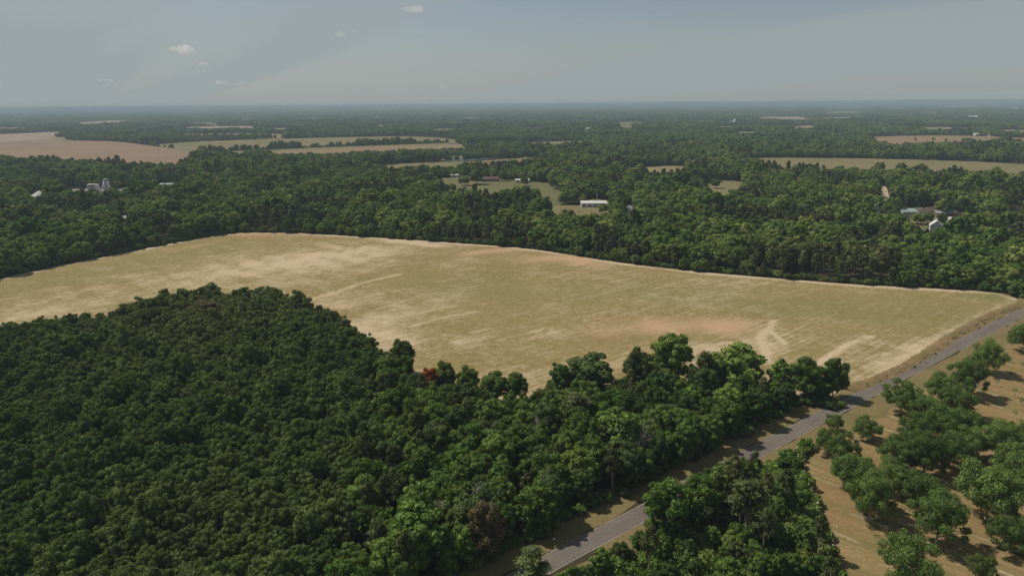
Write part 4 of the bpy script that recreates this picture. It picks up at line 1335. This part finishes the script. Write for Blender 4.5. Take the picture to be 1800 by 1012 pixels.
# 4 to 14 km, then to the horizon
p = jgrid(-13500, 13500, 3960, 14000, 78, sr, .3)
p = p[in_view(p, 120, 8)]
p = p[free(p)]
m = Waves(900, 71)(p) > -1.15
p = p[m]
stuff('distant_woodland', 'patch', p, sr.uniform(.9, 1.15, len(p)), 'distant blue green woods fading towards the horizon', sr, sr.uniform(.75, 1.15, len(p)))
p = jgrid(-42000, 42000, 14000, 44000, 330, sr, .3)
p = p[in_view(p, 80, 8)]
p = p[free(p)]
stuff('horizon_woodland', 'patch', p, sr.uniform(4.2, 5.2, len(p)), 'last hazy line of woods at the horizon', sr, sr.uniform(.22, .34, len(p)))

# hedge row and lone trees in the far fields
hx = [(362, 267), (370, 267), (378, 266.5), (388, 266), (400, 265.5), (412, 265), (420, 265), (432, 264.5), (444, 264), (456, 263.5), (470, 263), (484, 262.6), (492, 262), (500, 261.6), (510, 261), (520, 260.6), (530, 260), (545, 259.6), (552, 259.4), (580, 258.4), (588, 258), (604, 257.6), (616, 257), (625, 256.6), (640, 256), (650, 256), (660, 255.6), (672, 255), (680, 254.6), (690, 254.4), (700, 254), (712, 253.6), (722, 253), (735, 253), (748, 252.6), (758, 252.4), (768, 252), (783, 251.4)]
hx = [(x_ + random.uniform(-7, 7), y_ + random.uniform(-.3, .3)) for x_, y_ in hx for _ in range(4)]
for i, (px, py) in enumerate(hx):
    s_ = random.uniform(.35, 1.0) * (1.3 if 480 < px < 545 or 630 < px < 735 else .9)
    plant('midbroad', i, P(px, py), s_ * 1.25, i, 'hedge_tree', 'dark tree in the hedge row crossing the far left fields', 'tree', 'trees of the far left hedge row', s_, None)
edge_scrub(PP([(365, 267), (480, 262.8), (545, 259.8), (640, 256.4), (735, 253.2), (783, 251.6)]), -4, 4, 4.5, 'shrub', 'low growth linking the far left hedge row', 'undergrowth', 1.3, 2.8)
lone = [(1257, 331, 17, 10, 'round tree alone in the small pasture'), (1546, 302, 14, 12, 'flat topped tree against the long right field'), (1583, 303, 16, 14, 'umbrella shaped tree against the long right field'), (1616, 304, 22, 14, 'broad tree standing before the long right field'),
        (885, 318, 17, 13, 'round dark tree beside the white shed in the pasture'), (838, 324, 24, 15, 'large dark tree left of the brown house in the pasture'), (922, 327, 14, 11, 'tree in front of the white pasture shed'), (816, 326, 20, 13, 'dark tree between the trailer home and the large pasture tree'), (795, 336, 16, 9, 'low tree at the near left corner of the pasture'), (1655, 397, 15, 10, 'dark tree behind the gabled white house'), (1630, 392, 14, 8, 'small tree in the sandy lane left of the gabled house'), (1612, 394, 22, 9, 'round tree in front of the white cottage'), (1700, 394, 22, 9, 'round tree in front of the cream house'), (1672, 402, 16, 8, 'bushy tree right of the gabled white house'), (1060, 376, 16, 8, 'low tree in front of the tan barn lawn'), (330, 288, 12, 11, 'pale tree at the corner of the ploughed brown field'), (1640, 250, 7, 9, 'pine in the middle of the red brown field'), (1608, 252, 8, 10, 'left pine before the red brown field'), (1662, 253, 8, 9, 'right pine before the red brown field'), (1700, 250, 16, 9, 'clump like tree before the red brown field')]
for i, (px, py, w, h, lb) in enumerate(lone):
    b = P(px, py); dist = math.sqrt(b @ b + CAM_H ** 2)
    s_ = w / 2 * dist / 1200 / 4.9
    plant('midpine' if 'pine ' in lb else 'midbroad', i, b, s_, i, 'pine_tree' if 'pine ' in lb else 'broadleaf_tree', lb, 'tree', None, h / 13.5)
# young orchard rows left of the pond
a0 = PP([(480, 277.5), (560, 275), (640, 272), (720, 269.5), (800, 266.5), (860, 270)])
cnt = 0
pts = []
for k_ in range(7):
    y_ = 264.5 + k_ * 1.9
    for px in np.arange(480 + k_ * 6, 880, 5.6):
        py = y_ + (800 - px) * .034
        pts.append((px + random.uniform(-.6, .6), py))
pts = np.array([P(a, b) for a, b in pts])
pts = pts[~inside(pts, FIELDS and visible_poly([(778, 283), (800, 278.5), (835, 276.5), (885, 274.8), (890, 276), (868, 278.8), (828, 281.6), (795, 283.4)], 0))]
pts = pts[inside(pts, visible_poly(FIELDS[4][4], 3))]
for i, q in enumerate(pts[:300]):
    s_ = random.uniform(.5, .85)
    plant('farbroad', i, q, s_, i, 'orchard_tree', 'small round tree in the even rows left of the pond', 'tree', 'row trees left of the pond', s_ * .62)
if len(pts) > 300:
    stuff('orchard_rows', 'farbroad', pts[300:], np.full(len(pts) - 300, .6), 'more even rows of small trees left of the pond', sr)
# ------------------------------------------------------------------ buildings
def house(px, py, L, W, hw, hr, rz, wall, roof, label, cat='house', name='house', wins=3, door=True, chimney=False, porch=False, z=.25):
    b = P(px, py)
    t = thing(name, (b[0], b[1], z), rz, label, cat)
    x, y = L / 2, W / 2
    V = [(-x, -y, -.3), (x, -y, -.3), (x, y, -.3), (-x, y, -.3), (-x, -y, hw), (x, -y, hw), (x, y, hw), (-x, y, hw), (-x, 0, hw + hr), (x, 0, hw + hr)]
    F = [(0, 1, 5, 4), (2, 3, 7, 6), (1, 2, 6, 9, 5), (3, 0, 4, 8, 7), (4, 5, 9, 8), (7, 8, 9, 6)]
    w = obj('wall', mesh_from('wall', V, F, M[wall]), t)
    mb = MB()
    ov = .45; th = .16
    sl = hr / y
    for sg in (-1, 1):
        e = y + ov
        a = [(-x - ov, sg * e, hw - sl * ov + .02), (x + ov, sg * e, hw - sl * ov + .02), (x + ov, 0, hw + hr + .02), (-x - ov, 0, hw + hr + .02)]
        bq = [(q[0], q[1], q[2] + th) for q in a]
        mb.raw(a + bq, [(0, 1, 2, 3), (7, 6, 5, 4), (0, 4, 5, 1), (1, 5, 6, 2), (3, 2, 6, 7), (0, 3, 7, 4)])
    rf = mb.build('roof', M[roof], t)
    if chimney:
        MB().box(x * .3, x * .3 + .8, .3, 1.1, hw + hr * .4, hw + hr + 1.0).build('chimney', M['brick_wall'], rf)
    for i in range(wins):
        cx = -x + L * (i + .5) / wins
        if door and i == wins // 2:
            MB().box(cx - .5, cx + .5, -y - .06, -y + .02, 0, 2.1).build('door', M['dark_steel'], t)
        else:
            wd = MB().box(cx - .65, cx + .65, -y - .08, -y + .02, .9, 2.1).build('window', M['white_wall'] if wall != 'white_wall' else M['roof_grey'], t)
            MB().box(cx - .52, cx + .52, -y - .10, -y - .07, 1.02, 1.98).build('pane', M['glass'], wd)
    for sg in (-1, 1):
        wd = MB().box(min(sg * x, sg * x + sg * .08), max(sg * x, sg * x + sg * .08), -.6, .6, 1.0, 2.1).build('window', M['roof_grey'], t)
        MB().box(min(sg * (x + .07), sg * (x + .1)), max(sg * (x + .07), sg * (x + .1)), -.48, .48, 1.12, 1.98).build('pane', M['glass'], wd)
    if porch:
        pm = MB().box(-x * .6, x * .6, -y - 2.6, -y - .5, hw - .75, hw - .6)
        pr_ = pm.build('porch_roof', M[roof], t)
        for sx in (-x * .55, 0, x * .55):
            MB().tube([(sx, -y - 2.4, -.2), (sx, -y - 2.4, hw - .76)], .09, 6).build('post', M['white_wall'], t)
    return t
def shed(px, py, L, W, hw, hr, rz, wall, roof, label, name='shed', bays=3, z=.25):
    t = house(px, py, L, W, hw, hr, rz, wall, roof, label, 'shed', name, 0, False, z=z)
    for i in range(bays):
        cx = -L / 2 + L * (i + .5) / bays
        MB().box(cx - L / bays * .3, cx + L / bays * .3, -W / 2 - .07, -W / 2 + .02, 0, hw * .78).build('door', M['roof_grey'], t)
    return t
R_ = math.radians
shed(1046, 363, 27, 9.5, 3.6, 1.6, R_(-2), 'white_wall', 'roof_white', 'long low white barn in the centre clearing', 'barn', 5)
shed(1070, 363.5, 9, 8, 3.0, 1.2, R_(-2), 'wood', 'roof_grey', 'grey lean-to at the right end of the long white barn', 'shed', 2)
house(1105, 374, 13, 9, 3.2, 2.6, R_(70), 'white_wall', 'roof_grey', 'small grey roofed house right of the long white barn', chimney=True)
shed(752, 315.5, 12, 8, 3.2, 1.4, R_(10), 'white_wall', 'roof_white', 'white shed at the left end of the pasture', 'shed', 2)
shed(803, 312, 15, 5, 3.2, .9, R_(-6), 'cream_wall', 'roof_white', 'pale long trailer home behind the pasture trees', 'mobile_home', 2)
house(862, 318.5, 22, 11, 3.0, 2.4, R_(4), 'brick_wall', 'roof_brown', 'low brown brick house in the pasture', wins=5, chimney=True)
shed(918, 321, 17, 7, 3.2, 1.0, R_(-3), 'white_wall', 'roof_white', 'white shed at the right end of the pasture', 'shed', 3)
house(957, 364.5, 11, 7, 2.8, 1.7, R_(8), 'cream_wall', 'roof_grey', 'low grey roofed house left of the tan barn lawn')
house(1535, 374, 10, 9, 4.6, 3.0, R_(80), 'white_wall', 'roof_grey', 'pale grey roofed two storey house below the dirt track', chimney=True, porch=True)
house(1600, 377, 20, 10, 3.0, 2.0, R_(3), 'cream_wall', 'roof_green', 'long house with pale green metal roof', wins=5)
house(1622, 377.5, 14, 9, 3.0, 2.0, R_(5), 'white_wall', 'roof_brown', 'brown roofed house adjoining the green roofed one', wins=3)
house(1634, 374, 9, 8, 2.8, 1.9, R_(0), 'brick_wall', 'roof_brown', 'small brown brick house behind the low roofs')
house(1657, 379, 17, 9, 2.8, 1.8, R_(4), 'brick_wall', 'roof_grey', 'dark brick house with grey roof by the sandy lane', wins=4)
house(1644, 406, 9, 8, 4.4, 3.6, R_(62), 'white_wall', 'roof_white', 'white house with a steep gable among the right hand trees', wins=2)
house(1681, 392, 14, 8, 2.8, 1.6, R_(-4), 'cream_wall', 'roof_white', 'cream house half hidden by trees right of the gabled one', wins=3)
house(1612, 386, 7, 6, 2.6, 1.5, R_(20), 'white_wall', 'roof_white', 'small white cottage below the green roofed house', wins=2)
house(1553, 401, 13, 7, 2.6, 1.5, R_(3), 'cream_wall', 'roof_white', 'low pale roofed house in the small yard', wins=3)
shed(1402, 321.5, 13, 9, 3.4, 2.2, R_(0), 'wood', 'roof_orange', 'shed with bright orange roof deep in the woods', 'shed', 2)
shed(1349, 314, 9, 7, 3.0, 1.5, R_(0), 'white_wall', 'roof_white', 'tiny white roofed shed left of the orange roof', 'shed', 1)
house(1222, 362, 10, 8, 3.0, 2.0, R_(10), 'white_wall', 'roof_white', 'white cottage half hidden left of the small pasture', wins=2)
house(60, 400, 9, 8, 3.6, 2.8, R_(75), 'white_wall', 'roof_brown', 'white gabled house hidden in the far left trees', wins=2)
shed(215, 389, 12, 8, 3.0, 1.4, R_(10), 'wood', 'roof_grey', 'weathered shed in a gap of the left woods', 'shed', 3)
# farms far off
shed(1727, 238.8, 46, 14, 5, 2.4, R_(-6), 'white_wall', 'roof_white', 'long white farm shed behind the red brown field', 'farm_shed', 5)
shed(1744, 239.8, 22, 12, 4.5, 2.2, R_(-6), 'white_wall', 'roof_white', 'shorter white farm shed right of the long one', 'farm_shed', 3)
shed(1302, 213.8, 70, 22, 8, 4, 0, 'white_wall', 'roof_white', 'long white shed left of the pink rectangular field', 'farm_shed', 4)
shed(1332, 213.4, 45, 22, 8, 4, 0, 'white_wall', 'roof_white', 'white shed at the corner of the pink rectangular field', 'farm_shed', 3)
shed(1036, 231, 26, 14, 8, 4, R_(20), 'white_wall', 'roof_white', 'white shed in the thin clearing of the central far woods', 'farm_shed', 2)
shed(1706, 209, 60, 24, 10, 5, 0, 'white_wall', 'roof_white', 'white roofed barn far off near the right horizon', 'farm_shed', 2)
shed(88, 220, 60, 24, 9, 4, 0, 'white_wall', 'roof_white', 'white farm roof far off on the left', 'farm_shed', 2)

# concrete plant
def silo(px, py, lb):
    b = P(px, py); t = thing('silo', (b[0], b[1], .25), 0, lb, 'silo', None, (.8, .8, .95))
    MB().tube([(0, 0, 3.6), (0, 0, 14.5)], 1.9, 16).build('drum', M['steel'], t, True)
    MB().tube([(0, 0, 1.2), (0, 0, 3.58)], [.4, 1.88], 16).build('cone', M['steel'], t, True)
    MB().tube([(0, 0, 14.52), (0, 0, 15.3)], [1.9, .5], 16).build('lid', M['steel'], t, True)
    for sx in (-1, 1):
        for sy in (-1, 1):
            MB().box(sx * 1.45 - .15, sx * 1.45 + .15, sy * 1.45 - .15, sy * 1.45 + .15, -.4, 4.2).build('leg', M['steel'], t)
    for z_ in (6.5, 10.5):
        MB().tube([(0, 0, z_), (0, 0, z_ + .2)], 1.96, 16).build('band', M['steel'], t, True)
    return t
silo(186.5, 341, 'left one of two pale steel silos at the concrete plant')
silo(193, 341, 'right one of two pale steel silos at the concrete plant')
b = P(164, 341.5)
t = thing('batching_tower', (b[0], b[1], .25), R_(6), 'open pale steel batching tower with round drum at the concrete plant', 'tower', None, (.85, .85, .9))
for sx in (-4.6, 4.6):
    for sy in (-2.4, 2.4):
        MB().box(sx - .55, sx + .55, sy - .45, sy + .45, -.4, 11.2).build('post', M['roof_white'], t)
MB().box(-5.2, 5.2, -2.9, 2.9, 11.2, 12.4).build('roof_deck', M['roof_white'], t)
MB().box(-5.15, 5.15, -2.86, 2.86, 1.2, 2.8).build('lower_deck', M['roof_white'], t)
MB().box(5.2, 8.2, -2.6, 2.6, -.3, 12.0).build('bin', M['roof_white'], t)
MB().tube([(-.4, -2.6, 7.0), (-.4, 2.4, 7.0)], 2.7, 16).build('mixer_drum', M['steel'], t, True)
MB().tube([(-.4, -2.8, 7.0), (-.4, -2.62, 7.0)], 1.3, 12).build('drum_hub', M['dark_steel'], t)
MB().box(-4.0, 4.0, 1.6, 1.9, 2.8, 11.2).build('back_panel', M['dark_steel'], t)
b = P(177, 341)
t = thing('conveyor', (b[0], b[1], .25), 0, 'slanting conveyor rising to the silo tops', 'conveyor')
cv = MB(); cv.tube([(0, 0, .6), (6.3, .5, 15.8)], .62, 4)
cv.build('belt_truss', M['roof_white'], t)
MB().box(5.6, 9.6, -.9, 1.7, 15.4, 16.4).build('head_house', M['steel'], t)
MB().box(4.0, 4.3, .2, .5, -.4, 10.2).build('leg', M['steel'], t)
MB().box(2.0, 2.25, .1, .4, -.4, 5.4).build('leg', M['steel'], t)
def heap(px, py, R, h, lb, mat, seed, sq=1.0):
    b = P(px, py); r = np.random.default_rng(seed)
    n = 28; V = [(0, 0, h)]; F = []
    for j in range(1, 7):
        f = j / 6
        for i in range(n):
            a = 2 * math.pi * i / n
            rr = R * f * (1 + .12 * math.sin(3 * a + seed) + r.normal(0, .03))
            V.append((rr * math.cos(a), rr * sq * math.sin(a), h * (1 - f) ** 1.05 * (1 + r.normal(0, .05)) - (.3 if j == 6 else 0)))
    for i in range(n):
        F.append((0, 1 + i, 1 + (i + 1) % n))
    for j in range(5):
        for i in range(n):
            a = 1 + j * n + i; q = 1 + j * n + (i + 1) % n
            F.append((a, a + n, q + n, q))
    o = obj('gravel_heap', mesh_from('gravel_heap', V, F, M[mat], smooth=True), None, (b[0], b[1], .2))
    tag(o, lb, 'heap')
heap(71, 346, 13, 6.5, 'large pale cone of gravel left of the concrete plant', 'gravel', 1)
heap(96, 347, 8, 2.6, 'small pale gravel heap right of the large cone', 'gravel', 2)
heap(240, 331, 20, 3.2, 'long grey heap of aggregate right of the silos', 'grey_gravel', 3, .45)
shed(262, 333.5, 7, 3, 2.4, .5, 0, 'white_wall', 'roof_white', 'small white cabin right of the long grey heap', 'site_cabin', 2)
shed(277, 332, 6, 3, 2.4, .5, .2, 'cream_wall', 'roof_white', 'cream cabin right of the small white cabin', 'site_cabin', 2)
shed(295, 329, 16, 8, 3.4, 1.2, R_(5), 'cream_wall', 'roof_grey', 'grey roofed workshop at the right end of the gravel yard', 'workshop', 3)
shed(322, 329, 12, 7, 3.2, 1.2, R_(-8), 'white_wall', 'roof_white', 'white workshop at the far right of the gravel yard', 'workshop', 2)

# masts, poles, roadside bits
def mast(px, py, h, r_, lb, name='mast', arms=True):
    b = P(px, py)
    t = thing(name, (b[0], b[1], 0), 0, lb, 'pole')
    MB().tube([(0, 0, -.4), (0, 0, h)], [r_, r_ * .6], 8).build('shaft', M['steel'], t, True)
    if arms:
        MB().box(-1.2, 1.2, -.08, .08, h - .9, h - .72).build('crossarm', M['wood'], t)
        for sx in (-1.0, 0, 1.0):
            MB().tube([(sx, 0, h - .72), (sx, 0, h - .45)], .06, 6).build('insulator', M['white_wall'], t)
mast(1551, 240, 24, .55, 'tall pale mast at the back of the red brown field', arms=False)
mast(1049, 367, 14, .16, 'slim utility pole in front of the long white barn', 'utility_pole')
mast(984, 363.5, 9, .14, 'short utility pole at the tan barn lawn', 'utility_pole')
def marker(px, py, w, h, lb):
    b = P(px, py)
    t = thing('road_sign', (b[0], b[1], 0), R_(-30), lb, 'sign')
    MB().tube([(0, 0, -.3), (0, 0, h)], .05, 6).build('post', M['wood'], t)
    MB().box(-w / 2, w / 2, -.09, -.05, h - w * 1.1, h).build('panel', M['white_wall'], t)
marker(1660, 593, .95, 1.5, 'small white board on the bank between field and road')
marker(1706, 607, .7, 1.1, 'small white marker on the orchard side of the road')
marker(974, 953, .5, 1.3, 'small pale marker at the shaded verge below the wood')

# ------------------------------------------------------------------ air and clouds
k = NT('haze_air')
pv_ = k.n('ShaderNodeVolumePrincipled')
pv_.inputs['Color'].default_value = (.44, .57, .67, 1)
pv_.inputs['Density'].default_value = HAZE
pv_.inputs['Anisotropy'].default_value = 0.0
k.l(pv_.outputs[0], k.out.inputs['Volume'])
hz = MB().box(-61000, 61000, -61000, 61000, -1.0, 102.0).build('haze', k.m)
struct(hz, 'pale blue haze over the far land', 'stuff')
k = NT('cloud_vapour')
cvn = k.n('ShaderNodeVolumePrincipled')
cvn.inputs['Color'].default_value = (.98, .97, .96, 1)
cvn.inputs['Density'].default_value = .0026
cvn.inputs['Anisotropy'].default_value = .2
k.l(cvn.outputs[0], k.out.inputs['Volume'])
CLOUDM = k.m
def cloud(px, py, wpx, hpx, dist, lb, seed, n=10):
    r = np.random.default_rng(seed)
    v = M3n @ np.array([(px - 900.0) / 1200.0, -(py - 506.0) / 1200.0, -1.0])
    c0 = np.array([0, 0, CAM_H]) + v * dist
    W = wpx / 1200 * dist / 2; Hh = hpx / 1200 * dist / 2
    bm_ = MB()
    import bmesh
    bm = bmesh.new()
    for i in range(n):
        f = r.uniform(-.85, .85)
        rr = Hh * r.uniform(.45, .95) * (1 - .45 * abs(f))
        mt = Matrix.Translation((f * W, r.normal(0, .3) * W * .6, r.uniform(-.3, .35) * Hh)) @ Matrix.Diagonal((rr * r.uniform(1.2, 2.0), rr * 1.3, rr * .85, 1))
        bmesh.ops.create_icosphere(bm, subdivisions=3, radius=1.0, matrix=mt)
    me = bpy.data.meshes.new('cloud'); bm.to_mesh(me); bm.free()
    me.materials.append(CLOUDM)
    o = obj('cloud', me, None, tuple(c0))
    md = o.modifiers.new('merge', 'REMESH'); md.mode = 'VOXEL'; md.voxel_size = Hh * .16
    tx = bpy.data.textures.new('puff', 'CLOUDS'); tx.noise_scale = Hh * .7; tx.noise_depth = 3
    dp = o.modifiers.new('puffs', 'DISPLACE'); dp.texture = tx; dp.strength = Hh * 1.0; dp.mid_level = .55
    dp.texture_coords = 'GLOBAL'
    return tag(o, lb, 'cloud')
cloud(322, 89, 52, 20, 15000, 'brightest small white puff cloud upper left', 1, 12)
cloud(356, 112, 22, 9, 18000, 'little cloud just under the bright puff cloud', 2, 6)
cloud(359, 124, 22, 6, 19000, 'flat little cloud lowest of the column under the bright puff', 3, 6)
cloud(386, 145, 24, 9, 22000, 'faint low cloud to the right below the bright puff', 4, 6)
cloud(420, 147, 26, 7, 23000, 'faint low cloud just right of the other faint one', 5, 6)
cloud(731, 19, 46, 18, 11000, 'pale ragged cloud at the top centre', 6, 9)
cloud(597, 61, 16, 11, 14000, 'left one of two tiny clouds left of the top centre', 7, 5)
cloud(624, 56, 11, 8, 14000, 'right one of two tiny clouds left of the top centre', 8, 4)
cloud(185, 142, 30, 7, 25000, 'faint smear of cloud low on the left', 9, 6)
cloud(780, 154, 18, 6, 25000, 'faint smear of cloud low in the centre', 10, 5)
